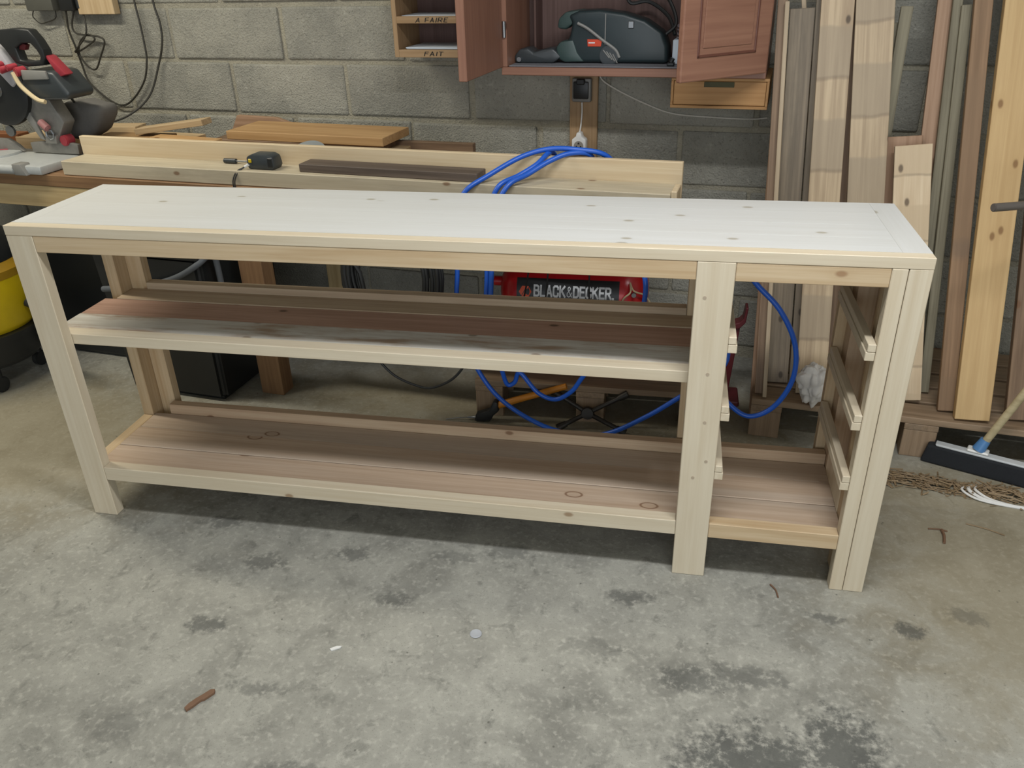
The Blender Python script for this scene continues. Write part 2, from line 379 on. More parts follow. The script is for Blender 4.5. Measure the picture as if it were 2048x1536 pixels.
# ------------------------------------------------------------------ sideboard
H, TW, TD = .9, 2.2116, .414
sb = tag(empty('sideboard', (0, 0, 0)), 'unfinished pale pine sideboard frame with open shelves and drawer runners', 'sideboard')
def bd(name, lo, hi, ax, m, bev=.0015): return board(name, lo, hi, ax, m, sb, bev)
ys = [.031, .125, .222, .318, TD]
for i in range(4): bd('top_board', (.045, ys[i]+.0001, .8745), (TW-.06, ys[i+1]-.0001, .9), 'x', PINE_TOP, .00015)
for x0, x1 in ((0, .0447), (TW-.0597, TW)): bd('end_strip', (x0, .0311, .8745), (x1, TD, .9), 'y', PINE_TOP, .0002)
bd('front_edge_strip', (0, 0, .8745), (TW, .0307, .9), 'x', PINE, .0012)
bd('front_apron', (.0765, .001, .831), (1.7295, .034, .8737), 'x', PINE_WARM)
bd('front_apron', (1.8135, .001, .831), (2.1295, .034, .8737), 'x', PINE_WARM)
bd('back_apron', (.0365, TD-.034, .80), (2.139, TD-.001, .8737), 'x', PINE_WARM)
bd('leg', (0, .0005, 0), (.076, .034, .874), 'z', PINE)
bd('leg', (1.73, 0, 0), (1.813, .0345, .874), 'z', PINE)
lg = bd('leg', (2.13, 0, 0), (2.1625, .0345, .874), 'z', PINE)
bd('leg', (2.1640, .0003, 0), (TW, .0345, .874), 'z', PINE)
bd('side_post', (2.143, .0355, 0), (TW, .118, .874), 'z', PINE_WARM)
bd('side_panel', (2.19, .119, .17), (TW-.003, .318, .874), 'z', PINE_PINK)
bd('leg', (2.143, .319, 0), (TW, TD-.032, .874), 'z', PINE_PINK)
bd('leg', (2.118, TD-.031, 0), (TW, TD, .799), 'z', PINE_WARM)
bd('leg', (0, .325, 0), (.036, TD-.001, .874), 'z', PINE_WARM)
bd('leg', (.0365, .378, 0), (.088, TD-.001, .799), 'z', PINE_WARM)
bd('leg', (1.726, .376, 0), (1.812, TD, .799), 'z', PINE_WARM)
bd('side_rail', (.001, .035, .128), (.036, .3245, .163), 'y', PINE_WARM)
bd('lower_front_rail', (.0765, .001, .128), (1.7295, .036, .172), 'x', PINE)
bd('lower_front_rail', (1.8135, .001, .128), (2.1295, .036, .172), 'x', PINE_WARM)
bd('lower_back_rail', (.0895, .34, .128), (2.142, .3698, .197), 'x', PINE_PINK)
dy = [.037, .138, .246, .3395]
for i in range(3): bd('deck_board', (.0365, dy[i]+.0012, .145), (2.142, dy[i+1]-.0012, .165+(.0, .0006, -.0008)[i]), 'x', DECK, .002)
for x0, x1 in ((.0, .0365), (1.74, 1.80)): bd('shelf_bearer', (x0, .036, .535), (x1, .324, .565), 'y', PINE_WARM)
bd('shelf_front_strip', (.0, .0355, .556), (1.802, .077, .587), 'x', PINE)
for y0, y1, m, dz in ((.0778, .178, SHELF_WHITE, 0), (.1788, .294, SHELF_RED, -.001), (.2948, .377, SHELF_TAN, .001)):
    bd('shelf_board', (.0 if y1 < .3 else .037, y0, .5655), (1.802, y1, .586+dz), 'x', m, .002)
bd('shelf_back_lip', (.0885, .3775, .56), (1.725, TD-.003, .607), 'x', SHELF_TAN)
for z in (.697, .517, .349):
    for x0, x1, s in ((1.8135, 1.834, 1), (2.1085, 2.1293, -1)):
        ob = B()
        for zz0, zz1, ex in ((z-.018, z, .003), (z-.040, z-.019, 0)):
            a0, a1 = (x0, x1-ex) if s > 0 else (x0+ex, x1)
            if s > 0: ob.box((zz0*0+0, 0, 0), (0, 0, 0)) if False else None
            cx = (a0+a1)/2; cz = (zz0+zz1)/2
            ob.box((-.188, -(a1-a0)/2, -(zz1-zz0)/2), (.188, (a1-a0)/2, (zz1-zz0)/2), .0012, Matrix.Translation((0, -(cx-(x0+x1)/2), cz-z)))
        y0 = .036 if s > 0 else .004
        if s < 0:   # the right-hand pair runs past the leg's inner face
            o = ob.obj('drawer_runner', PINE, sb); o.location = ((x0+x1)/2, .1885+.0005, z); o.rotation_euler = (0, 0, math.pi/2)
        else:
            o = ob.obj('drawer_runner', PINE, sb); o.location = ((x0+x1)/2, .1885+.0005, z); o.rotation_euler = (0, 0, math.pi/2)
# screw heads on the middle leg and a few dowel holes
for x, z in ((1.752, .79), (1.778, .47), (1.762, .31), (1.79, .36), (1.774, .60)):
    b = B(); b.cyl((x, .0003, z), (x, -.0006, z), .0042, n=12); b.obj('screw_head', flat('screw %d' % int(z*100), '#a59681', .5), sb)

# ------------------------------------------------------------------ workbench and fence
wbn = wall_thing('workbench', 0, 0, 0, 'long brown timber workbench along the block wall behind the sideboard', 'workbench')
def wbd(root, name, u0, u1, d0, d1, z0, z1, ax, m, bev=.002): return board(name, (u0, -d1, z0), (u1, -d0, z1), ax, m, root, bev)
for i in range(4): wbd(wbn, 'worktop_board', -2.4, .90, .172+i*.152, .172+(i+1)*.152-.002, .785, .81, 'x', BENCH_BROWN)
wbd(wbn, 'front_beam', -2.4, .6, .781, .802, .768, .8095, 'x', BENCH_BROWN)
wbd(wbn, 'lower_beam', -2.4, .97, .772, .80, .689, .767, 'x', BENCH_PALE)
for u0, u1, d0, d1 in ((-.55, -.455, .70, .771), (-.545, -.465, .13, .20), (.60, .67, .06, .13), (-2.25, -2.16, .70, .771)): wbd(wbn, 'leg', u0, u1, d0, d1, 0, .7845, 'z', BENCH_PALE if d0 < .5 else BENCH_BROWN)
fx = wall_thing('saw_fence', 0, 0, 0, 'long pale L-shaped timber saw fence lying on the workbench', 'fence')
wbd(fx, 'base_beam', -1.205, .962, .67, .79, .8105, .859, 'x', FENCE_GREY)
wbd(fx, 'fence_board', -1.215, .978, .648, .669, .8105, .923, 'x', FENCE)
wbd(fx, 'end_cap', .963, .98, .70, .79, .815, .868, 'z', FENCE)
o = wall_thing('dark_plank', .063, .731, .8595, 'short dark walnut-coloured plank lying on the pale saw fence', 'plank')
wbd(o, 'board', -.312, .312, -.038, .038, 0, .026, 'x', DARKWOOD); o.rotation_euler.z += -.02

# tape measure with wrist cord, screwdriver
t = wall_thing('tape_measure', -.394, .735, .8595, 'small black tape measure with wrist cord standing on the pale saw fence', 'tape measure')
b = B(); b.prism([(-.048, 0), (.045, 0), (.052, .012), (.047, .042), (.03, .05), (-.03, .05), (-.052, .04), (-.054, .012)], -.028, .028, .006); b.obj('case', DGREY, t, True)
b = B(); b.box((-.043, -.0325, .022), (-.031, -.028, .035), .002); b.obj('button', YELLOW, t)
b = B(); b.box((.03, -.0315, .01), (.048, -.028, .04), .002); b.obj('grip', BLACKPL, t)
b = B(); b.cyl((-.06, -.03, .008), (-.045, -.029, .016), .005, n=10); b.obj('cord_end', WHITE, t)
b = B()
for k in (-.003, .004): b.tube([(-.06, -.03, .008), (-.078+k, -.05, -.004), (-.088+k, -.064, -.03), (-.088+k, -.067, -.06), (-.083+k*2, -.068, -.10)], .0022, 6, 5)
b.obj('wrist_cord', BLACKRUB, t, True)
t = wall_thing('screwdriver', -.50, .70, .8595, 'small screwdriver with dark handle lying beside the tape measure', 'screwdriver')
b = B(); b.cyl((-.08, 0, .009), (-.03, 0, .009), .0085, n=12, bev=.002); b.obj('handle', DGREY, t, True)
b = B(); b.cyl((-.03, 0, .009), (.05, 0, .009), .0032, n=10); b.obj('shaft', STEEL, t, True)

# ------------------------------------------------------------------ miter saw
SU, SD = -1.45, .62
ms = wall_thing('miter_saw', SU, SD, .8105, 'black and red miter saw with aluminium base at the bench end', 'miter saw')
def sp(pts): return [(u-SU, z-.8105) for u, z in pts]
b = B(); b.box((-.42, -.20, 0), (.175, .06, .032), .008, seg=2); b.obj('base', ALU, ms, True)
b = B(); b.cyl((-.12, -.195, .016), (.06, -.195, .016), .018, n=20, bev=.003); b.obj('front_roller', ALU, ms, True)
b = B(); b.prism([(.065, -.0), (.12, -.0), (.10, .04), (.062, .04)], -.215, -.17, .003); b.obj('end_bracket', GREYPL, ms, True)
b = B(); b.cyl((-.20, -.06, .012), (-.20, -.06, .040), .115, n=40, bev=.002); b.obj('turntable', ALU, ms, True)
b = B(); b.box((-.005, -.18, 0), (.005, .02, .0025), .0005, Matrix.Translation((-.18, -.02, .0405)) @ Matrix.Rotation(math.radians(-62), 4, 'Z')); b.obj('kerf_insert', REDPL, ms)
b = B(); b.prism(sp([(-1.49, .846), (-1.27, .846), (-1.268, .882), (-1.30, .887), (-1.44, .887), (-1.492, .882)]), -.012, .006, .002); b.obj('right_fence', ALU_DULL, ms, True)
b = B(); b.prism(sp([(-1.80, .846), (-1.535, .846), (-1.56, .87), (-1.60, .892), (-1.80, .892)]), -.012, .006, .002); b.obj('left_fence', ALU_DULL, ms, True)
b = B(); b.prism(sp([(-1.40, .885), (-1.345, .885), (-1.34, .915), (-1.39, .92)]), -.03, .05, .004); b.obj('pivot_block', ALU_DULL, ms, True)
b = B(); b.prism(sp([(-1.395, .90), (-1.345, .90), (-1.30, .96), (-1.34, 1.04), (-1.43, 1.12), (-1.51, 1.13), (-1.48, 1.06), (-1.45, .99)]), -.015, .045, .008); b.obj('arm', ALU_DULL, ms, True)
b = B(); b.prism(sp([(-1.425, .90), (-1.405, .895), (-1.44, .99), (-1.49, 1.07), (-1.51, 1.10), (-1.52, 1.07)]), -.022, -.012, .002); b.obj('arm_rib', GREYPL, ms, True)
b = B(); b.cyl((-.105, -.02, .045+.07), (-.105, -.03, .045+.07), .02, n=16)
b.obj('pivot_bolt', STEEL, ms, True)
b = B(); b.cyl((.13, -.02, .085), (.13, .02, .085), .02, n=14, bev=.003); b.obj('bevel_knob', REDPL, ms, True)
b = B(); b.cyl((.055, -.03, .155), (.09, -.035, .13), .014, n=12, bev=.003); b.obj('lock_knob', flat('faded red knob', '#9b6a68', .6), ms, True)
b = B()
for k in range(7):
    a = 2*math.pi*k/7; b.cyl((.085+.018*math.cos(a), -.03, .11+.018*math.sin(a)), (.085+.018*math.cos(a+1), -.03, .11+.018*math.sin(a+1)), .004, n=6)
b.obj('tension_spring', STEEL, ms, True)
# blade guard with blade
gm = Matrix.Translation((-1.545-SU, -.02, 1.075-.8105)) @ Matrix.Rotation(math.radians(90), 4, 'X')
b = B(); b.lathe([(0, -.022), (.11, -.022), (.128, -.012), (.13, 0), (.128, .012), (.11, .022), (0, .022)], 48, gm); b.obj('blade_guard', BLACKPL, ms, True)
b = B(); b.lathe([(0, .023), (.025, .023), (.022, .032), (0, .032)], 20, gm); b.obj('arbor_bolt', STEEL, ms, True)
b = B(); b.prism(sp([(-1.60, 1.235), (-1.53, 1.237), (-1.47, 1.215), (-1.44, 1.16), (-1.43, 1.11), (-1.46, 1.085), (-1.50, 1.13), (-1.55, 1.20), (-1.60, 1.21)]), -.05, .03, .008); b.obj('upper_housing', flat('light grey housing', '#a6a5a8', .45, .1), ms, True)
hout = sp([(-1.485, 1.268), (-1.46, 1.281), (-1.38, 1.287), (-1.312, 1.283), (-1.285, 1.25), (-1.268, 1.215), (-1.268, 1.19), (-1.285, 1.165), (-1.36, 1.160), (-1.41, 1.172), (-1.44, 1.218)])
hin = sp([(-1.39, 1.222), (-1.355, 1.238), (-1.318, 1.238), (-1.298, 1.216), (-1.288, 1.196), (-1.296, 1.182), (-1.35, 1.178), (-1.385, 1.182)])
b = B(); b.prism(hout, -.052, -.012, .005, hole=hin); b.obj('handle', BLACKPL, ms, True)
b = B(); b.prism(sp([(-1.385, 1.216), (-1.36, 1.214), (-1.348, 1.232), (-1.375, 1.24)]), -.042, -.022, .002); b.obj('trigger', DARKRED, ms, True)
b = B(); b.prism(sp([(-1.28, 1.202), (-1.26, 1.195), (-1.202, 1.135), (-1.235, 1.125)]), -.045, -.005, .004); b.obj('red_arm', REDPL, ms, True)
b = B(); b.prism(sp([(-1.37, 1.15), (-1.24, 1.146), (-1.185, 1.072), (-1.20, 1.052), (-1.335, 1.049), (-1.395, 1.09)]), -.07, .06, .012, seg=3); b.obj('motor_housing', DGREY, ms, True)
b = B(); b.prism(sp([(-1.37, 1.152), (-1.26, 1.15), (-1.255, 1.122), (-1.37, 1.118)]), -.078, -.068, .003); b.obj('motor_panel', GREYPL, ms, True)
for i, (u, z, r) in enumerate(((-1.48, 1.163, .014), (-1.455, 1.15, .013), (-1.42, 1.158, .012), (-1.385, 1.145, .017))):
    b = B(); b.cyl((u-SU, -.085, z-.8105), (u-SU+.012, -.05, z-.8105+.006), r, r*.8, 12, .003); b.obj('clamp_knob', REDPL, ms, True)
b = B(); b.tube([(x, -.082, z) for x, z in sp([(-1.40, 1.145), (-1.385, 1.105), (-1.355, 1.075), (-1.32, 1.052), (-1.29, 1.046)])], .008, 8, 5); b.obj('strap', STRAP, ms, True)
b = B(); b.prism([(u-SU+.0, z-.8105) for u, z in ((-1.475, .985), (-1.403, 1.012), (-1.334, 1.018), (-1.286, 1.006), (-1.228, 1.0), (-1.245, .955), (-1.285, .905), (-1.336, .874), (-1.401, .868), (-1.47, .90))], .10, .22, .03, seg=4); b.obj('dust_bag', FABRIC, ms, True)

# ------------------------------------------------------------------ offcuts behind the fence
def offcut(u, d, z, L, Wd, T, rz, m, lab, ry=0, rx=0):
    o = wall_thing('wood_offcut', u, d, z, lab, 'offcut', 'offcuts behind the saw fence')
    q = B(); q.box((-L/2, -Wd/2, 0), (L/2, Wd/2, T), .0015); q.obj('board', m, o); o.rotation_euler = (rx, ry, ALPHA+rz); return o
offcut(-.45, .285, .871, .67, .215, .030, -.03, OFFCUT, 'thick honey-coloured offcut board lying topmost behind the fence')
offcut(-.52, .33, .8105, .86, .20, .030, .0, OFFCUT2, 'pale offcut board lowest under the honey-coloured one')
offcut(-.50, .30, .841, .70, .18, .0295, .02, BROWNPLANK, 'brown offcut board sandwiched under the honey-coloured one')
o = wall_thing('wood_offcut', -.77, .13, .811, 'reddish slanted offcut board leaning against the block wall', 'offcut', 'offcuts behind the saw fence')
b = B(); b.prism([(-.19, 0), (.19, 0), (.19, .055), (.05, .098), (-.13, .103)], -.012, .012, .0015, mat=Matrix.Translation((0, -.0, 0)) @ Matrix.Rotation(.0, 4, 'X')); b.obj('board', PINKPLANK, o)
offcut(-1.01, .40, .905, .30, .07, .022, .10, OFFCUT2, 'pale angled offcut stick on top of the offcut pile', ry=-.13)
offcut(-1.17, .38, .8105, .34, .30, .045, -.04, OFFCUT2, 'broad pale offcut board at the left of the offcut pile')
offcut(-1.18, .42, .856, .30, .10, .024, .08, OFFCUT, 'flat honey-coloured offcut at the left of the offcut pile')
offcut(-.93, .585, .8105, .50, .05, .085, .03, OFFCUT2, 'narrow tall pale offcut right behind the fence board')
offcut(-1.21, .57, .8105, .10, .06, .08, -.06, OFFCUT2, 'short pale offcut block beside the dust bag')
offcut(-.90, .48, .866, .30, .06, .025, -.10, OFFCUT, 'honey-coloured offcut stick lying askew across the pile')
offcut(-1.40, .25, .8105, .18, .09, .07, .2, OFFCUT2, 'pale offcut block partly behind the grey dust bag')
offcut(-.02, .215, .8105, .36, .03, .045, .0, BROWNPLANK, 'thin brown offcut strip at the right end of the pile')
offcut(-1.62, .40, .8105, .22, .16, .055, .0, OFFCUT2, 'tan offcut block behind the miter saw')
offcut(-1.82, .45, .8105, .20, .06, .065, .05, wood('rust offcut', '#8a5a38', '#6f4429'), 'rust-brown offcut behind the blade of the miter saw')
b = B(); b.cyl((0, 0, 0), (0, 0, .003), .075, n=48); b.cyl((0, 0, .003), (0, 0, .006), .03, n=24)
o = b.obj('metal_disc', DISC, None, True); o.location = wl(-.36, .53, .8108); o.rotation_euler = (.55, 0, ALPHA); o.location.z += .045; tag(o, 'flat grey metal disc lying under the honey-coloured offcut', 'disc')

# ------------------------------------------------------------------ wall cabinet
cb = wall_thing('wall_cabinet', .30, 0, 1.105, 'red-brown wooden wall cabinet with both doors open', 'cabinet')
CW, CD, CHT = .872, .288, .80
def cbb(name, u0, u1, d0, d1, z0, z1, ax, m, par=cb, bev=.002): return board(name, (u0, -d1, z0), (u1, -d0, z1), ax, m, par, bev)
cbb('bottom', 0, CW, .012, CD, 0, .026, 'x', REDWOOD)
cbb('shelf_liner', .022, CW-.022, .02, CD-.012, .0262, .030, 'x', flat('grey dusty liner', '#77787c', .7))
cbb('back', 0, CW, .002, .0115, 0, CHT, 'z', CABIN)
cbb('side', 0, .021, .012, CD, .0265, CHT, 'z', REDWOOD); cbb('side', CW-.021, CW, .012, CD, .0265, CHT, 'z', REDWOOD)
cbb('top', .0215, CW-.0215, .012, CD, CHT-.022, CHT, 'x', REDWOOD)
cbb('divider', .0615, .0695, .012, .10, .031, CHT-.023, 'z', CABIN)
# left door stands straight out
dl = cbb('door', -.020, .007, CD+.003, CD+.356, .026, CHT, 'z', REDWOOD)
b = B(); b.box((-.004, -.05, -.02), (.004, 0, .02)); 
hg = B(); hg.cyl((.014, -CD-.004, .12), (.014, -CD-.004, .17), .006, n=10); hg.obj('hinge', STEEL, cb, True)
b.bm.free()
# right door stands half open: frame, panel and moulding lines
hx, hy = CW-.014, -CD-.004
dr = bpy.data.objects.new('door_pivot', None)
ang = math.radians(180+47)
def door_part(name, a0, a1, t0, t1, z0, z1, m, par):
    q = B(); q.box((a0, t0, z0), (a1, t1, z1), .003, seg=2); o = q.obj(name, m, par); return o
q = B(); q.box((0, -.001, .02), (.342, .020, CHT), .004, seg=2)
door2 = q.obj('door', REDWOOD, cb); door2.location = (hx, hy, 0); door2.rotation_euler = (0, 0, ang)
bpy.data.objects.remove(dr)
q = B(); z0, z1, a0, a1 = .085, CHT-.08, .055, .285
for lo, hi in (((a0, .0195, z0), (a1, .0235, z0+.008)), ((a0, .0195, z1-.008), (a1, .0235, z1)), ((a0, .0195, z0), (a0+.008, .0235, z1)), ((a1-.008, .0195, z0), (a1, .0235, z1))): q.box(lo, hi, .0015)
q.obj('panel_moulding', flat('dark moulding', '#5f3a2e', .5), door2)
q = B(); q.prism([(.075, .11), (.265, .11), (.265, .7), (.075, .7)], .0195, .0225, .002); q.obj('raised_panel', REDWOOD, door2)
# drawer box hanging under the right end
dw = wall_thing('drawer_box', .878, 0, 1.0105, 'small orange pine drawer box hung under the cabinet', 'drawer')
for nm, lo, hi, ax in (('top', (0, -.278, .085), (.308, -.004, .0935), 'x'), ('bottom', (0, -.278, 0), (.308, -.004, .009), 'x'), ('side', (0, -.278, .0092), (.008, -.004, .0848), 'y'), ('side', (.300, -.278, .0092), (.308, -.004, .0848), 'y')): board(nm, lo, hi, ax, DRAWER, dw, .001)
df = board('drawer_front', (.009, -.274, .0105), (.299, -.258, .084), 'x', DRAWER, dw, .0015)
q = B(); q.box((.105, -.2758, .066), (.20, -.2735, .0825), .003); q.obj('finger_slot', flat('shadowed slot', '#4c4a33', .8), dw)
# pigeonhole box at the left end
pg = wall_thing('pigeonhole_box', -.137, 0, 1.149, 'tan wooden pigeonhole box marked A FAIRE and FAIT', 'box')
for nm, lo, hi, ax in (('side', (0, -.20, 0), (.017, -.004, .62), 'z'), ('side', (.395, -.20, 0), (.412, -.004, .62), 'z'), ('shelf', (.0172, -.20, 0), (.3948, -.004, .026), 'x'), ('shelf', (.0172, -.20, .113), (.3948, -.004, .136), 'x'), ('shelf', (.0172, -.20, .225), (.3948, -.004, .248), 'x')): board(nm, lo, hi, ax, BOXPINE, pg, .001)
board('back', (.0175, -.0055, .0265), (.3945, -.0042, .6), 'z', CABIN, pg, 0)
GL = {'B': [[(0, 0), (0, 1)], [(0, 1), (.35, 1), (.52, .9), (.52, .63), (.35, .53), (0, .53)], [(.3, .53), (.42, .52), (.58, .42), (.58, .12), (.42, 0), (0, 0)]], 'L': [[(0, 1), (0, 0), (.5, 0)]],
 'A': [[(0, 0), (.29, 1)], [(.29, 1), (.6, 0)], [(.12, .3), (.48, .3)]], 'C': [[(.56, .72), (.56, .86), (.44, 1), (.14, 1), (0, .86), (0, .14), (.14, 0), (.44, 0), (.56, .14), (.56, .29)]],
 'K': [[(0, 0), (0, 1)], [(.56, 1), (.06, .46)], [(.2, .6), (.6, 0)]], 'D': [[(0, 0), (0, 1)], [(0, 1), (.36, 1), (.56, .84), (.56, .16), (.36, 0), (0, 0)]],
 'E': [[(.5, 1), (0, 1), (0, 0), (.5, 0)], [(0, .52), (.42, .52)]], 'R': [[(0, 0), (0, 1)], [(0, 1), (.4, 1), (.55, .9), (.55, .6), (.4, .48), (0, .48)], [(.3, .48), (.6, 0)]],
 '&': [[(.62, 0), (.15, .7), (.15, .88), (.28, 1), (.42, .88), (.40, .72), (.05, .35), (.05, .12), (.2, 0), (.4, .05), (.62, .42)]], '.': [[(0, 0), (.08, 0)]],
 'F': [[(.5, 1), (0, 1), (0, 0)], [(0, .52), (.42, .52)]], 'I': [[(.05, 0), (.05, 1)]], 'T': [[(0, 1), (.6, 1)], [(.3, 1), (.3, 0)]], ' ': []}
def text_obj(name, body, mat, parent, fn, stroke=.2, gap=.27, wobble=0.0):
    """lettering built of strokes; fn maps (x in 0..1 of the line, y in 0..1 of the cap height) to a point"""
    adv, lines, x0 = 0, [], 0; rw = random.Random(len(body))
    for ch in body:
        st = GL[ch]; w = max([p[0] for l in st for p in l], default=.25)
        for l in st: lines.append(([(p[0]+adv+rw.uniform(-wobble, wobble), p[1]+rw.uniform(-wobble, wobble)) for p in l], stroke*(.45 if ch == '&' else 1)))
        adv += w+gap
    tot = adv-gap; b = B()
    for li, (l, sw) in enumerate(lines):
        P = []
        for a, c in zip(l, l[1:]):
            n = max(1, int(math.hypot(c[0]-a[0], c[1]-a[1])/.2))
            P += [(a[0]+(c[0]-a[0])*k/n, a[1]+(c[1]-a[1])*k/n) for k in range(n)]
        P.append(l[-1]); e = sw/2
        for idx, nb in ((0, 1), (-1, -2)):
            dx, dy = P[idx][0]-P[nb][0], P[idx][1]-P[nb][1]; L = math.hypot(dx, dy) or 1; P[idx] = (P[idx][0]+dx/L*e*.9, P[idx][1]+dy/L*e*.9)
        vs, fs = [], []
        for k, p in enumerate(P):
            a = P[max(k-1, 0)]; c = P[min(k+1, len(P)-1)]
            d0 = Vector((p[0]-a[0], p[1]-a[1])); d1 = Vector((c[0]-p[0], c[1]-p[1]))
            if k == 0: d0 = d1
            if k == len(P)-1: d1 = d0
            d0.normalize(); d1.normalize(); n0 = Vector((-d0.y, d0.x)); n1 = Vector((-d1.y, d1.x)); m = n0+n1
            m = n0 if m.length < .2 else m.normalized(); s_ = e/max(.5, m.dot(n0))
            for sg in (1, -1): vs.append(fn((p[0]+m.x*s_*sg)/tot, p[1]+m.y*s_*sg, li*2e-5))
        for k in range(len(P)-1): fs.append((2*k, 2*k+1, 2*k+3, 2*k+2))
        b.poly(vs, fs)
    return b.obj(name, mat, parent)
text_obj('handwriting', 'A FAIRE', INK, pg, lambda x, y, e: (.092+x*.118+y*.004, -.2006-e, .1175+y*.0135), .15, .34, .05)
text_obj('handwriting', 'FAIT', INK, pg, lambda x, y, e: (.117+x*.068+y*.004, -.2006-e, .006+y*.0135), .15, .36, .05)
for z, n in ((.0262, 3), (.1362, 1)):
    for i in range(n):
        o = wall_thing('paper_sheet', -.137+.205+random.uniform(-.006, .006), .10, 1.149+z+i*.0022, (('bottom', 'middle', 'top')[i]+' white sheet of the papers in pigeonhole FAIT' if z < .1 else 'white paper in the pigeonhole marked A FAIRE'), 'paper', 'papers in pigeonhole FAIT' if z < .1 else 'papers in pigeonhole A FAIRE')
        q = B(); q.box((-.17, -.085+random.uniform(0, .006), 0), (.17, .085, .0018)); q.obj('sheet', PAPER, o)

# belt sander and the other things in the cabinet
bs = wall_thing('belt_sander', .66, .155, 1.1356, 'dark teal belt sander with orange label lying in the cabinet', 'sander')
def ss(pts): return [(u-.66, z-1.1356) for u, z in pts]
b = B(); b.prism(ss([(.505, 1.160), (.49, 1.19), (.515, 1.215), (.525, 1.262), (.51, 1.285), (.55, 1.300), (.62, 1.302), (.70, 1.291), (.77, 1.27), (.83, 1.232), (.848, 1.19), (.85, 1.1375), (.69, 1.1375), (.53, 1.1375)]), -.045, .05, .012, seg=3); b.obj('body', TEAL, bs, True)
b = B(); b.prism(ss([(.47, 1.245), (.475, 1.275), (.50, 1.296), (.56, 1.303), (.57, 1.285), (.535, 1.27), (.52, 1.255), (.50, 1.24)]), -.035, .03, .008); b.obj('front_grip', TEAL_L, bs, True)
b = B(); b.prism(ss([(.475, 1.150), (.468, 1.185), (.485, 1.205), (.53, 1.21), (.545, 1.17), (.57, 1.140), (.50, 1.138)]), -.050, .04, .008); b.obj('nose', TEAL_L, bs, True)
b = B(); b.prism(ss([(.58, 1.189), (.578, 1.2115), (.63, 1.2115), (.625, 1.189)]), -.0475, -.044, .001); lb = b.obj('label', ORANGE, bs)
b = B(); b.box((.583-.66, -.0485, 1.199-1.1356), (.605-.66, -.0473, 1.203-1.1356)); b.obj('label_mark', LETTER, lb)
b = B(); b.tube([(x, -.049, z) for x, z in ss([(.545, 1.262), (.58, 1.245), (.63, 1.21), (.675, 1.18), (.69, 1.155)])], .005, 8, 5); b.obj('rib', GREYPL, bs, True)
b = B(); b.cyl((.655-.66, -.052, .025), (.655-.66, -.04, .025), .033, n=24, bev=.003); b.obj('drive_cover', DGREY, bs, True)
b = B()
for i in range(4): b.cyl((-.025+i*.011, -.0535, .043-i*.004), (-.003+i*.009, -.0535, .018-i*.005), .0022, n=6)
b.obj('vent_slats', GREYPL, bs)
b = B(); b.box((.715-.66, -.049, 1.245-1.1356), (.735-.66, -.044, 1.268-1.1356), .002); b.obj('adjuster', STEEL, bs)
b = B(); b.box((.638-.66, -.0475, 1.195-1.1356), (.641-.66, -.044, 1.29-1.1356)); b.obj('seam', GREYPL, bs)
b = B(); b.tube([(.83-.66, .01, 1.22-1.1356), (.862-.66, .03, 1.255-1.1356), (.835-.66, .05, 1.32-1.1356), (.79-.66, .06, 1.36-1.1356)], .006, 8, 6); b.tube([(.862-.66, .02, 1.22-1.1356), (.83-.66, .06, 1.275-1.1356), (.76-.66, .08, 1.318-1.1356), (.70-.66, .07, 1.315-1.1356), (.68-.66, .08, 1.36-1.1356)], .006, 8, 6); b.obj('power_cord', BLACKRUB, bs, True)
t = wall_thing('tool_strap', .40, .15, 1.1356, 'dark grey strap with a buckle lying beside the sander', 'strap')
b = B(); b.prism([(-.075, 0), (.06, 0), (.09, .02), (.06, .05), (.03, .045), (-.01, .035), (-.03, .05), (-.06, .045), (-.08, .02)], -.06, .02, .008); b.obj('webbing', DGREY, t, True)
b = B(); b.cyl((-.06, -.066, .012), (-.06, -.058, .012), .008, n=12); b.obj('buckle', STEEL, t, True)
t = wall_thing('paper_box', .893, .15, 1.1356, 'white paper box standing between sander and right door', 'box')
b = B(); b.box((-.028, -.05, 0), (.05, .05, .075), .002); b.obj('carton', PAPER, t)
for i in range(4):
    b = B(); b.cyl((0, 0, 0), (0, 0, .003), .055, n=32); o = b.obj('sanding_disc', PADISC, None, True); o.location = wl(.925, .15, 1.2115+i*.013); o.rotation_euler = (.10*(i % 2), .06-.03*i, ALPHA)
    tag(o, ('lowest', 'second lowest', 'third lowest', 'topmost')[i]+' grey sanding disc in the loose stack on the white box', 'sanding disc', 'sanding discs in the cabinet')
b = B(); b.box((-.012, -.02, 0), (.012, .006, .012), .003); b.cyl((0, -.01, .012), (.006, -.01, .024), .008, n=10); o = b.obj('clip', BLACKPL, None, True); o.location = wl(.868, .235, 1.1356); o.rotation_euler = (0, 0, ALPHA); tag(o, 'small black clip in front of the white paper box', 'clip')

# ------------------------------------------------------------------ socket board and cords
t = wall_thing('socket_board', .528, 0, .60, 'vertical brown batten on the wall carrying the grey socket', 'board')
wbd(t, 'plank', -.052, .052, .008, .028, 0, .505, 'z', BOXPINE)
t = wall_thing('wall_socket', .526, .028, .985, 'grey wall socket with black lid below the cabinet', 'socket')
b = B(); b.box((-.035, -.030, 0), (.035, 0, .082), .005, seg=2); b.obj('box', GREYPL, t, True)
b = B(); b.box((-.028, -.042, .012), (.028, -.0305, .072), .004, seg=2); b.obj('lid', BLACKPL, t, True)
b = B(); b.box((-.015, -.046, .062), (.015, -.0305, .082), .003); b.obj('lid_tab', BLACKPL, t, True)
t = wall_thing('extension_socket', .520, .030, .797, 'white extension socket hanging on its cord over the blue hose', 'socket')
b = B(); b.prism([(-.027, 0), (.027, 0), (.027, .055), (.012, .064), (.009, .08), (-.009, .08), (-.012, .064), (-.027, .055)], -.036, 0, .005); b.obj('body', WHITE, t, True)
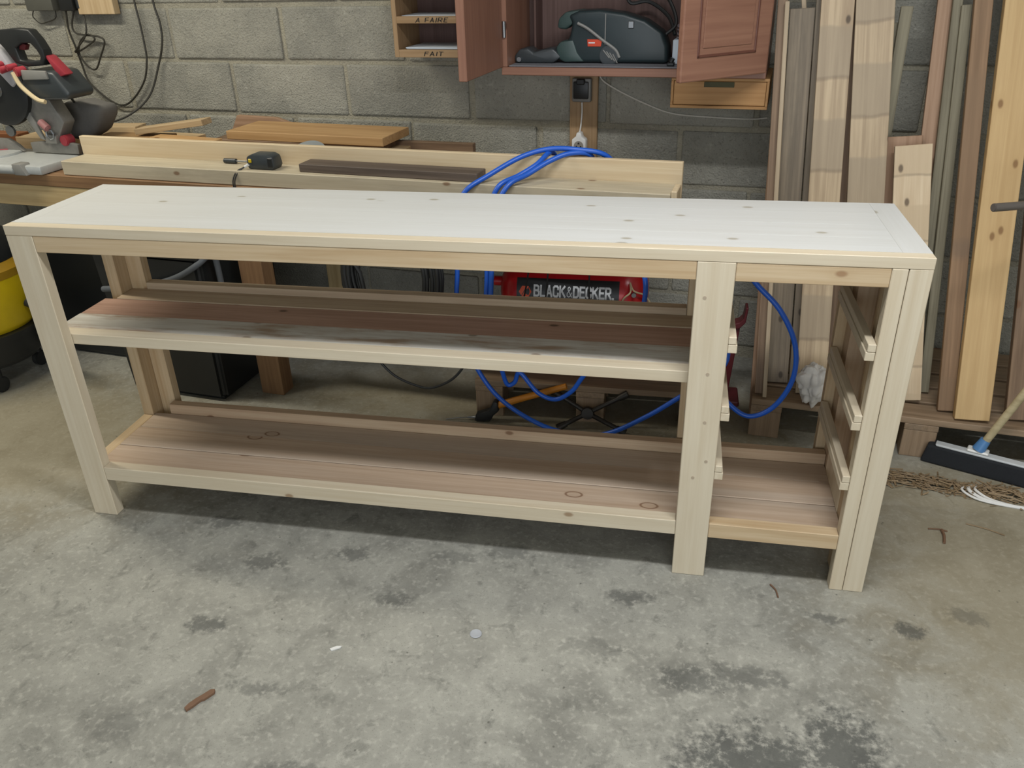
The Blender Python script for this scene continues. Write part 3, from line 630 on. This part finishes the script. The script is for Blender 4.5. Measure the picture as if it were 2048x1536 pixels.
b = B(); b.cyl((0, -.0362, .032), (0, -.0372, .032), .018, n=24); rc = b.obj('recess', flat('socket recess', '#8a857d', .6), t)
b = B()
for x in (-.008, .008): b.cyl((x, -.0372, .03), (x, -.038, .03), .003, n=10)
b.cyl((0, -.0372, .042), (0, -.04, .042), .003, n=10); b.obj('pin_holes', BLACKPL, rc)
b = B(); b.tube([(0, -.018, .08), (.004, -.016, .11), (.006, -.012, .15), (.007, -.02, .186)], .0028, 8, 5); b.obj('cord', WHITE, t, True)
b = B(); b.tube([wl(u, .012, z) for u, z in ((.583, 1.10), (.59, 1.06), (.65, 1.023), (.753, .978), (.854, .946), (.988, .937), (1.127, .934), (1.185, .94))], .0028, 8, 6); o = b.obj('pale_wire', flat('thin pale cord', '#cfccc0', .6), None, True); tag(o, 'thin pale wire running along the wall under the drawer box', 'wire')

# ------------------------------------------------------------------ upper left wall
t = wall_thing('wall_panel', -1.57, 0, 1.289, 'small pale wooden board fixed to the wall above the cables', 'board')
wbd(t, 'plank', -.095, .09, .008, .045, 0, .30, 'z', OFFCUT2)
t = wall_thing('transformer_box', -1.845, .008, 1.306, 'grey transformer box on the wall above the miter saw', 'box')
b = B(); b.box((-.072, -.06, 0), (.072, 0, .16), .006, seg=2); b.obj('case', flat('olive grey case', '#55554d', .5), t, True)
t = wall_thing('plug_block', -1.712, .008, 1.304, 'black plug block beside the small pale board on the wall', 'plug')
b = B(); b.box((-.036, -.05, 0), (.036, 0, .13), .006, seg=2); b.obj('case', BLACKPL, t, True)
b = B(); b.cyl((.05, -.03, .01), (.05, -.03, .12), .011, n=10); b.obj('plug', BLACKPL, t, True)
def cable(name, pts, d, r, lab, m=CABLE):
    q = B(); q.tube([wl(p[0], p[2] if len(p) > 2 else d, p[1]) for p in pts], r, 8, 6); return tag(q.obj(name, m, None, True), lab, 'cable')
cable('hanging_cable', [(-1.388, 1.60), (-1.386, 1.341), (-1.382, 1.256), (-1.382, 1.168), (-1.388, 1.108), (-1.422, 1.027), (-1.496, .953), (-1.565, .919), (-1.635, .939), (-1.721, 1.012), (-1.738, 1.084), (-1.741, 1.156, .03), (-1.75, 1.23, .035), (-1.735, 1.304, .04)], .022, .0042, 'shorter dark cable loop hanging on the left wall')
cable('saw_cable', [(-1.295, 1.60), (-1.293, 1.34), (-1.281, 1.255), (-1.29, 1.178), (-1.332, 1.089), (-1.392, .965, .05), (-1.474, .89, .12), (-1.562, .866, .22), (-1.54, .885, .33), (-1.42, .95, .42), (-1.36, 1.01, .50), (-1.33, 1.048, .55)], .022, .0045, 'longer dark cable looping down from the wall to the miter saw')
cable('knotted_cable', [(-1.70, 1.306, .03), (-1.73, 1.25), (-1.72, 1.215), (-1.64, 1.205), (-1.60, 1.20), (-1.58, 1.18), (-1.62, 1.12), (-1.66, 1.07), (-1.70, 1.08), (-1.73, 1.13), (-1.71, 1.18), (-1.65, 1.21, .04), (-1.62, 1.19, .04), (-1.70, 1.15, .04), (-1.74, 1.14, .04), (-1.71, 1.16, .05), (-1.65, 1.22, .045), (-1.655, 1.312, .03)], .03, .0038, 'tangled dark cable knot under the black plug block')
cable('thin_wire', [(-1.92, 1.306), (-1.93, 1.28), (-1.90, 1.255), (-1.86, 1.26), (-1.81, 1.275), (-1.80, 1.306)], .03, .0024, 'thin wire curl below the grey transformer box')

# ------------------------------------------------------------------ under the bench
t = wall_thing('black_bin', -.855, .66, 0, 'tall black plastic bin under the workbench beside its leg', 'bin')
b = B()
vs = []
for z, e in ((0, 0), (.58, .02)):
    vs += [(-.215-e, -.215-e, z), (.215+e, -.215-e, z), (.215+e, .215+e, z), (-.215-e, .215+e, z)]
b.poly(vs, [(3, 2, 1, 0), (4, 5, 6, 7), (0, 1, 5, 4), (1, 2, 6, 5), (2, 3, 7, 6), (3, 0, 4, 7)]); bmesh.ops.bevel(b.bm, geom=b.bm.edges[:], offset=.02, segments=3, affect='EDGES'); b.obj('bin_body', BLACKPL, t, True)
b = B(); b.box((-.245, -.245, .565), (.245, .245, .60), .012, seg=2); b.obj('rim', BLACKPL, t, True)
t = wall_thing('black_crate', -1.36, .45, 0, 'low black plastic box behind the left end of the shelf', 'box')
b = B(); b.box((-.22, -.20, 0), (.24, .2, .56), .02, seg=3); b.obj('box_body', BLACKPL, t, True)
b = B(); b.cyl((.13, -.207, .40), (.13, -.2, .40), .012, n=12); b.cyl((.13, -.215, .39), (.15, -.21, .43), .005, n=8); b.obj('latch', STEEL, t, True)
# shop vacuum at the left edge of the picture
vc = wall_thing('shop_vacuum', -1.70, .93, 0, 'yellow and black shop vacuum standing left of the sideboard', 'vacuum')
b = B(); b.lathe([(0, .10), (.19, .10), (.215, .13), (.22, .20), (.235, .235), (0, .235)], 40); b.obj('base', BLACKPL, vc, True)
b = B(); b.lathe([(.0, .236), (.205, .236), (.225, .26), (.238, .42), (.24, .445), (0, .445)], 40); b.obj('drum', YELLOW, vc, True)
b = B(); b.lathe([(.0, .446), (.243, .446), (.243, .475), (.22, .50), (0, .50)], 40); b.obj('drum_shade_band', YELLOW_SHADED, vc, True)  # upper band of the drum, its shade painted as a darker yellow
b = B(); b.lathe([(0, .501), (.215, .501), (.21, .56), (.16, .62), (0, .64)], 40); b.obj('motor_head', BLACKPL, vc, True)
for k in range(4):
    a = math.radians(45+90*k-80); x, y = .17*math.cos(a), .17*math.sin(a)
    b = B(); b.cyl((x-.014, y, .032), (x+.014, y, .032), .032, n=20, bev=.004); b.cyl((x, y, .05), (x, y, .104), .014, n=10); b.obj('caster', BLACKRUB, vc, True)
b = B(); b.tube([(.235, .05, .33), (.33, .05, .30), (.42, -.02, .34)], .02, 10, 6); b.obj('hose_stub', BLACKRUB, vc, True)
b = B(); b.tube([wl(-1.05, .905, .43), wl(-.95, .908, .445), wl(-.80, .908, .475), wl(-.70, .908, .51), wl(-.62, .90, .555), wl(-.58, .86, .59), wl(-.585, .84, .55), wl(-.59, .83, .40)], .011, 10, 6); o = b.obj('grey_hose', flat('grey hose', '#55595c', .45), None, True); tag(o, 'grey hose hanging across the front of the black bin', 'hose')
# black cable coil hung on the bench front
pts = []
for i in range(11*16+1):
    a = 2*math.pi*i/16; k = i/16; q_ = (k*.618) % 1
    pts.append(wl(.09+(.125+.055*q_)*math.cos(a)+.012*math.sin(k*2.1), .835+.026*((k*.37) % 1), .56+(.16+.06*q_)*math.sin(a)))
b = B(); b.tube(pts, .0078, 8, 2)
o = b.obj('cable_coil', BLACKRUB, None, True); tag(o, 'coil of thick black cable hanging on the bench front', 'cable coil')
cable('loose_cable', [(-.03, .33, .84), (.0, .25, .84), (.062, .191), (.146, .162), (.203, .163), (.281, .209), (.33, .28, .84), (.34, .36, .84)], .845, .0045, 'single thin black cable sagging below the cable coil', BLACKRUB)

# ------------------------------------------------------------------ compressor, its pallet and the blue hose
def pallet(root, x0, x1, y0, y1, zt, mat, nb=6, along='x'):
    st = zt-.022
    for i in range(nb):
        w = (y1-y0)/nb; a = y0+i*w
        board('deck_board', (x0, a, st), (x1, a+w-.018, zt), 'x', mat, root, .002)
    for x in (x0, (x0+x1)/2-.05, x1-.10):
        board('stringer', (x, y0, st-.022), (x+.10, y1-.018, st-.0005), 'y', mat, root, .002)
        for y in (y0, (y0+y1)/2-.05, y1-.118): board('block', (x+.001, y+.001, .0), (x+.099, y+.10, st-.0225), 'z', mat, root, .002)
pl = tag(empty('pallet', (0, 0, 0)), 'low wooden pallet carrying the red compressor', 'pallet'); pallet(pl, 1.02, 1.84, .755, 1.25, .142, PALLET, 4)
cp = tag(empty('air_compressor', (1.345, .985, .142)), 'red air compressor with a black label on its tank', 'compressor')
R_T = .118; ZT = .268
prof = [(0, -.262), (.05, -.258), (.09, -.24), (.112, -.21), (R_T, -.18), (R_T, .18), (.112, .21), (.09, .24), (.05, .258), (0, .262)]
tm = Matrix.Translation((0, 0, ZT)) @ Matrix.Rotation(math.pi/2, 4, 'Y')
b = B(); b.lathe(prof, 40, tm); b.obj('tank', REDPAINT, cp, True)
def cylpt(x, a, r): return (x, -r*math.cos(a), ZT+r*math.sin(a))
b = B(); vs = []; fs = []; n = 14
a0, a1 = math.radians(-6), math.radians(37)
for i in range(n+1):
    a = a0+(a1-a0)*i/n
    for x in (-.188, .165): vs.append(cylpt(x, a, R_T+.0012))
for i in range(n): fs.append((2*i, 2*i+1, 2*i+3, 2*i+2))
b.poly(vs, fs); lab = b.obj('label', LABEL, cp, True)
am = math.radians(6); TH = .047
text_obj('lettering', 'BLACK&DECKER.', LETTER, lab, lambda x, y, e: cylpt(-.126+x*.272, am+.004/R_T+y*.034/R_T, R_T+.0022+e), .21, .25)
b = B(); hex_r = .022; hc = (-.158, am+.016/R_T)
for (s0, s1) in ((-1.0, -.42), (-.28, .22), (.36, 1.0)):
    pass
vs = []
for k in range(6):
    a = math.radians(60*k); vs.append(cylpt(hc[0]+hex_r*math.cos(a), hc[1]+hex_r*math.sin(a)/R_T, R_T+.0021))
b.poly(vs, [tuple(range(6))]); lg = b.obj('logo', LOGO, lab)
b = B()
for o_ in (-.006, .003):
    q0 = (hc[0]+o_-.010, hc[1]-.018/R_T); q1 = (hc[0]+o_+.010, hc[1]+.018/R_T)
    b.poly([cylpt(q0[0], q0[1], R_T+.003), cylpt(q0[0]+.0025, q0[1], R_T+.003), cylpt(q1[0]+.0025, q1[1], R_T+.003), cylpt(q1[0], q1[1], R_T+.003)], [(0, 1, 2, 3)])
b.obj('logo_stripes', LABEL, lg)
for x in (-.16, .16):
    b = B(); b.box((x-.012, -.09, .0), (x+.012, .09, .19), .003); b.obj('foot', DARKRED, cp)
b = B(); b.cyl((-.29, 0, ZT+.02), (-.258, 0, ZT+.02), .018, n=12); b.obj('drain_boss', REDPAINT, cp, True)
b = B(); b.box((-.15, -.07, ZT+R_T-.01), (.10, .07, ZT+R_T+.02), .006); b.cyl((-.12, 0, ZT+.21), (.06, 0, ZT+.21), .075, n=28, bev=.01); b.obj('motor', BLACKPL, cp, True)
b = B(); b.tube([(.18, -.06, ZT+.08), (.18, -.06, ZT+.2), (.18, .06, ZT+.2), (.18, .06, ZT+.08)], .009, 8, 5); b.obj('carry_handle', BLACKRUB, cp, True)
b = B(); b.cyl((.215, -.112, ZT+.035), (.215, -.125, ZT+.035), .008, n=12); b.obj('valve', STEEL, cp, True)
b = B(); b.tube([(.20, -.10, ZT+.07), (.203, -.124, ZT+.045), (.18, -.125, ZT+.02), (.168, -.125, ZT-.03)], .003, 6, 5); b.tube([(.20, -.10, ZT+.07), (.215, -.122, ZT+.05), (.25, -.105, ZT+.03), (.275, -.09, ZT-.01)], .003, 6, 5); b.obj('cord_knot', STRAP, cp, True)
for i, (x0, x1) in enumerate(((1.225, 1.185), (1.285, 1.262), (1.415, 1.413))):
    b = B(); b.tube([(x0, .80, .62), ((x0+x1)/2, .81, .5), (x1, .825, .40), (x1-.01, .83, .30)], .0028, 8, 5); o = b.obj('thin_cable', BLACKRUB, None, True)
    tag(o, ('leftmost', 'second', 'rightmost')[i]+' of three thin black cables hanging before the red tank', 'cable', 'thin cables before the tank')
def hp(lst): return [wl(*p) for p in lst]
path = [(1.06, .80, .52), (1.10, .80, .50), (1.145, .80, .45), (1.165, .80, .37), (1.12, .82, .30), (1.04, .825, .237), (.942, .83, .155), (.813, .83, .068), (.694, .83, .045), (.572, .83, .069), (.448, .825, .135), (.371, .825, .23), (.325, .825, .35), (.304, .825, .478), (.31, .825, .573), (.318, .825, .68), (.330, .825, .79), (.352, .815, .845), (.41, .765, .882), (.49, .695, .924), (.57, .66, .944), (.655, .648, .943), (.735, .622, .925), (.775, .57, .86), (.74, .53, .823), (.64, .53, .823), (.585, .57, .86), (.575, .62, .920), (.568, .66, .932), (.545, .71, .908), (.50, .755, .882), (.455, .808, .862), (.432, .828, .80), (.418, .83, .70), (.412, .83, .577), (.408, .83, .488), (.425, .825, .36), (.445, .815, .25), (.46, .805, .19), (.485, .80, .20), (.504, .80, .238), (.564, .80, .171), (.625, .80, .153), (.68, .80, .19), (.717, .80, .248), (.80, .80, .38), (.885, .80, .46), (.905, .80, .53), (.90, .79, .61), (.84, .70, .66)]
b = B(); b.tube(hp([(.54, .845, .30), (.48, .845, .33), (.435, .845, .40), (.427, .845, .488), (.432, .845, .577), (.442, .845, .70), (.455, .842, .80), (.485, .81, .866), (.53, .755, .888), (.58, .705, .916), (.635, .667, .9345), (.69, .63, .925), (.70, .57, .86), (.66, .46, .823), (.58, .44, .823)]), .0078, 10, 6); h3 = b.obj('air_hose', BLUE, None, True); tag(h3, 'single blue hose strand inside the loops over the saw fence', 'hose')
b = B(); b.tube(hp(path), .0078, 10, 6); h1 = b.obj('air_hose', BLUE, None, True); tag(h1, 'blue air hose draped in loops over the saw fence', 'hose')
b = B(); b.tube(hp([(1.12, .81, .80), (1.17, .81, .70), (1.22, .80, .622), (1.298, .80, .544), (1.353, .80, .439), (1.36, .80, .324), (1.315, .80, .223), (1.244, .80, .182), (1.172, .80, .229), (1.11, .79, .30), (1.07, .77, .35)]), .0078, 10, 6); h2 = b.obj('air_hose', BLUE, None, True); tag(h2, 'blue hose loop hanging in the drawer bay before the planks', 'hose')
# dark red bracket seen past the middle leg
t = tag(empty('red_bracket', (1.90, 1.0, 0)), 'dark red curved metal stand behind the middle leg', 'stand')
b = B(); b.prism([(-.03, .285), (.005, .287), (.028, .295), (.045, .315), (.05, .372), (.041, .372), (.036, .33), (.024, .316), (.0, .308), (-.03, .305)], -.025, .025, .003); b.prism([(-.03, .02), (.01, .02), (.03, .30), (-.025, .288)], -.012, .012, .003); b.obj('yoke', DARKRED, t)
b = B(); b.box((-.07, -.06, 0), (.05, .06, .0195), .004); b.obj('foot', DARKRED, t)
# nail gun-like tool and lug wrench on the floor
t = tag(empty('blow_gun', (1.06, .70, 0)), 'black-headed tool with a long orange handle leaning on the pallet', 'tool')
b = B(); b.tube([(.045, .02, .062), (.12, .025, .09), (.20, .03, .118), (.29, .034, .150)], lambda k: .013-.002*k, 10, 4); b.obj('handle', HANDLEOR, t, True)
b = B(); b.prism([(-.035, .002), (.02, .004), (.035, .03), (.055, .05), (.05, .085), (.035, .085), (.02, .05), (-.03, .03)], .0, .03, .005); b.obj('head', BLACKPL, t, True)
b = B(); b.cyl((-.03, .015, .012), (-.065, .012, .010), .007, .003, 10); b.obj('nozzle', STEEL, t, True)
b = B(); b.tube([(-.065, .012, .010), (-.10, .01, .006), (-.14, .0, .003)], .0015, 6, 4); b.obj('needle', STEEL, t, True)
t = tag(empty('lug_wrench', (1.43, .70, 0)), 'black four-way lug wrench leaning against the pallet', 'wrench')
c0 = Vector((-.004, .02, .058))
ends = [Vector((-.125, .042, .122)), Vector((.125, .042, .128)), Vector((-.10, -.012, .011)), Vector((.125, -.012, .011))]
for i, e in enumerate(ends):
    b = B(); b.cyl(c0, e, .008, n=10); b.obj('arm', IRON, t, True)
    d = (e-c0).normalized(); b = B(); b.cyl(e-d*.03, e+d*.006, .0105, .014, 12, .001); b.obj('socket', IRON, t, True)
b = B(); b.lathe([(0, -.012), (.02, -.012), (.024, 0), (.02, .012), (0, .012)], 16, Matrix.Translation(c0) @ Matrix.Rotation(math.radians(75), 4, 'X')); b.obj('hub', IRON, t, True)

# ------------------------------------------------------------------ planks leaning in the right corner
pr = wall_thing('plank_pallet', 0, 0, 0, 'wooden pallet under the leaning planks in the right corner', 'pallet')
nb = 6
pallet(pr, 1.25, 2.30, -.605, -.02, .142, PALLET, 5)
def lean(base, top, w, th, m, lab, yaw=0.0, ztop=None):
    b0 = Vector(wl(*base)); t0 = Vector(wl(*top)); d = (t0-b0)
    if ztop: d = d*((ztop-base[2])/d.z)
    L = d.length; x = d.normalized(); side = UX*math.cos(yaw)-NY*math.sin(yaw)*-1
    y = (side - x*side.dot(x)).normalized(); z = x.cross(y)
    o = bpy.data.objects.new('leaning_plank', None); C.objects.link(o); o.empty_display_size = .1
    o.matrix_world = Matrix((x, y, z)).transposed().to_4x4(); o.location = b0
    q = B(); q.box((0, -w/2, -th/2), (L, w/2, th/2), .0015); q.obj('board', m, o)
    return tag(o, lab, 'plank', 'planks leaning in the corner')
PL = [
 ((1.259, .507, .005), (1.199, .218, 1.327), .0228, .03, PINKPLANK, 'narrow warm-brown plank nearest the cabinet, standing on the floor', 2.0),
 ((1.272, .570, .1475), (1.197, .244, 1.322), .0301, .018, BROWNPLANK, 'narrow grey-brown plank just right of the plank on the floor', 1.33),
 ((1.290, .596, .1475), (1.210, .268, 1.322), .0130, .012, PALEBATTEN, 'thin pale batten, leftmost pale strip on the pallet', 1.325),
 ((1.324, .472, .1475), (1.256, .222, 1.302), .0724, .022, GREYPLANK, 'wide weathered grey-green plank left of the banded planks', 1.302),
 ((1.470, .36, .1475), (1.256, .165, 1.325), .0137, .012, PALEBATTEN, 'thin batten leaning the other way behind the banded planks', 1.40),
 ((1.378, .450, .1475), (1.306, .197, 1.325), .0260, .02, GREYPLANK, 'narrow dark grey plank at the left edge of the banded plank', 2.0),
 ((1.434, .529, .1475), (1.354, .239, 1.326), .0938, .022, BANDED, 'knotty plank with grey bands behind the white rag', 2.0),
 ((1.500, .440, .1475), (1.402, .195, 1.324), .0400, .02, BROWNPLANK, 'brown plank between the two wide banded planks', 2.0),
 ((1.577, .508, .1475), (1.459, .232, 1.325), .1080, .022, BANDED, 'wide pale plank with dark bands and nail holes above the sideboard corner', 2.0),
 ((1.549, .345, .1475), (1.556, .165, 1.303), .0344, .016, OLIVE, 'grey slat leaning behind the wide banded plank', 1.303),
 ((1.623, .340, .1475), (1.532, .155, 1.256), .0206, .012, OLIVE, 'short greenish slat behind the wide banded plank', 1.256),
 ((1.671, .425, .1475), (1.598, .263, .939), .1174, .022, PINKPLANK, 'reddish-brown short plank behind the pale nailed plank', .94),
 ((1.722, .498, .1475), (1.628, .318, .926), .1051, .022, BANDED2, 'short pale plank with nail holes beside the sideboard corner', .926),
 ((1.718, .375, .1475), (1.660, .160, 1.320), .0457, .02, PINKPLANK, 'long pinkish plank rising behind the short pale plank', 2.0),
 ((1.761, .395, .1475), (1.688, .185, 1.320), .0269, .02, OLIVE, 'olive plank right beside the long pinkish plank', 2.0),
 ((1.793, .422, .1475), (1.712, .201, 1.307), .0284, .02, OLIVE, 'narrow olive-grey plank with its top end in view', 1.307),
 ((1.844, .537, .1475), (1.746, .243, 1.322), .0480, .025, wood('brown plank with pale bands', '#94775a', '#755c43', knots=.1, knotcol='#2f2018', bands=1.1, bandcol='#7d654c', vary=.05), 'brown plank left of the big yellow plank', 2.0),
 ((1.912, .577, .1475), (1.845, .259, 1.322), .0973, .035, YELLOWPLANK, 'big yellow spruce plank at the right of the stack', 2.1),
 ((2.050, .540, .1475), (1.945, .236, 1.321), .0750, .03, BROWNPLANK, 'dark brown plank right of the big yellow plank', 2.0),
 ((2.160, .550, .1475), (2.06, .236, 1.321), .0800, .03, BENCH_PALE, 'plank at the right picture edge behind the broom stick', 2.0)]
for base, top, w, th, m, lab, zt in PL: lean(base, top, w, th, m, lab, 0, zt)
# pipe end entering from the right
t = wall_thing('grey_pipe', 1.80, .74, .858, 'grey pipe end poking in above the broom', 'pipe')
b = B(); b.cyl((-.01, 0, 0), (.45, .3, -.02), .011, n=14, bev=.002); b.obj('pipe', PIPE, t, True)

# white rag hanging by the planks
bm = bmesh.new(); bmesh.ops.create_icosphere(bm, subdivisions=5, radius=1)
for v in bm.verts:
    p = v.co.copy(); n = mnoise.noise(p*1.5+Vector((3, 1, 2)))*.30 + abs(mnoise.noise(p*2.2+Vector((7, 3, 1))))*.34 + abs(mnoise.noise(p*5.0))*.10
    r = .88+n; sx = .050*(1.0-.25*max(0, -p.z)); v.co = Vector((p.x*sx*r, p.y*.035*r, p.z*.078*r))
me = bpy.data.meshes.new('rag'); bm.to_mesh(me); bm.free(); me.materials.append(CLOTH)
for f in me.polygons: f.use_smooth = True
rag = bpy.data.objects.new('white_rag', me); C.objects.link(rag); rag.location = wl(1.437, .61, .225); rag.rotation_euler = (.1, .1, ALPHA)
tag(rag, 'crumpled white rag on the pallet before the planks', 'rag')

# broom
br = tag(empty('broom', (2.64, .612, 0), math.radians(-23)), 'broom with black bristles and pale stick at the right edge', 'broom')
b = B(); b.prism([(-.115, .0655), (.24, .0655), (.24, .073), (-.118, .073)], -.003, .026, .003); b.obj('head', flat('grey broom block', '#b8bcbd', .4), br)
b = B(); b.prism([(-.150, .001), (.265, .001), (.25, .065), (-.138, .065)], -.006, .045, .006); b.obj('bristles', BRISTLE, br)
b = B(); b.cyl((.0, .014, .0822), (.012, .02, .118), .019, .015, 16); b.obj('socket', flat('blue socket', '#4a78a8', .4), br, True)
b = B(); b.box((-.03, -.001, .0735), (.03, .032, .082), .003); b.obj('collar', WHITE, br)
hv = Vector((.32, .075, .93)).normalized()
b = B(); b.cyl(Vector((.008, .018, .10)), Vector((.008, .018, .10))+hv*1.15, .0115, n=14); st = b.obj('stick', BROOMSTICK, br, True)

# ------------------------------------------------------------------ litter on the floor
def flatbit(name, pts, z, m, lab, cat):
    cx = sum(p[0] for p in pts)/len(pts); cy = sum(p[1] for p in pts)/len(pts)
    q = bmesh.new(); vs = [q.verts.new((x-cx, y-cy, 0)) for x, y in pts]; f = q.faces.new(vs); r = bmesh.ops.extrude_face_region(q, geom=[f])
    for v in r['geom']:
        if isinstance(v, bmesh.types.BMVert): v.co.z = z
    bmesh.ops.recalc_face_normals(q, faces=q.faces[:]); me = bpy.data.meshes.new(name); q.to_mesh(me); q.free(); me.materials.append(m)
    o = bpy.data.objects.new(name, me); C.objects.link(o); o.location = (cx, cy, .0005); return tag(o, lab, cat)
flatbit('wood_chip', [(.669, -.632), (.677, -.638), (.686, -.624), (.695, -.606), (.701, -.603), (.715, -.581), (.711, -.572), (.702, -.574), (.690, -.592), (.681, -.604), (.673, -.618)], .006, CHIP, 'brown wood chip lying alone on the concrete floor', 'chip')
flatbit('plastic_sliver', [(.924, -.409), (.930, -.414), (.948, -.402), (.950, -.396), (.938, -.398)], .003, WHITE, 'small white plastic sliver on the concrete floor', 'plastic')
b = B(); b.lathe([(0, 0), (.013, 0), (.015, .001), (.013, .003), (0, .002)], 20); o = b.obj('clear_cap', flat('milky plastic', '#a9acb0', .3), None, True); o.location = (1.262, -.302, .0005); tag(o, 'round milky plastic cap on the floor before the sideboard', 'cap')
def twig(p0, p1, r, lab, m=STRAW, bend_=.004):
    q = B(); a, c = Vector((p0[0], p0[1], r+.0005)), Vector((p1[0], p1[1], r+.0005)); mid = (a+c)/2+Vector((bend_, bend_, 0))
    q.tube([a, mid, c], r, 6, 4); o = q.obj('twig', m, None, True); return tag(o, lab, 'twig', 'twigs on the floor')
twig((2.467, .238), (2.475, .298), .004, 'dark twig stub on the floor right of the sideboard', CHIP)
twig((1.983, -.008), (1.999, -.055), .0022, 'thin dark twig on the floor before the right leg', CHIP)
twig((1.41, -.70), (1.44, -.76), .0015, 'pale straw at the bottom of the floor', STRAW)
twig((2.44, .30), (2.49, .295), .002, 'small dark splinter above the twig stub', CHIP)
twig((2.55, .34), (2.64, .30), .0018, 'thin curved splinter right of the twig stub', STRAW)
# shavings heap: nobody could count it
bm = bmesh.new(); rs = random.Random(4)
for i in range(420):
    t_ = rs.random(); cx = 2.33+.42*t_; cy = .56-.06*t_+rs.gauss(0, .022); L = rs.uniform(.012, .05)*(1.5 if rs.random() < .15 else 1); a = rs.gauss(-.2, .7); w = rs.uniform(.001, .0035); z = rs.uniform(.001, .016)*math.exp(-((cy-.56+.06*t_)/.03)**2)+.001
    dx, dy = math.cos(a)*L/2, math.sin(a)*L/2; nx, ny = -math.sin(a)*w, math.cos(a)*w; tz = rs.uniform(-.006, .006)
    z1, z2 = max(.001, z-tz), max(.001, z+tz)
    v = [bm.verts.new(c) for c in ((cx-dx-nx, cy-dy-ny, z1), (cx+dx-nx, cy+dy-ny, z2), (cx+dx+nx, cy+dy+ny, z2), (cx-dx+nx, cy-dy+ny, z1), (cx-dx, cy-dy, z1+w), (cx+dx, cy+dy, z2+w))]
    for f in ((0, 1, 5, 4), (3, 4, 5, 2), (0, 3, 2, 1), (0, 4, 3), (1, 2, 5)): bm.faces.new([v[k] for k in f])
me = bpy.data.meshes.new('shavings'); bm.to_mesh(me); bm.free(); me.materials.append(STRAW)
sh = bpy.data.objects.new('wood_shavings', me); C.objects.link(sh); sh['kind'] = 'stuff'; tag(sh, 'line of swept wood shavings beside the sideboard foot', 'shavings')
# white strap at the right edge
b = B()
for k, (dx, w) in enumerate(((0, .012), (.02, .011), (-.02, .010))):
    P = [(2.62+dx*.5, .535, .004), (2.60+dx, .50, .012), (2.64+dx, .462, .006), (2.74+dx, .44, .004), (2.86, .45+dx, .004)]
    b.tube(P, .0055-.001*k, 8, 6)
o = b.obj('white_strap', WHITE, None, True); tag(o, 'loop of white plastic strap below the broom head', 'strap')
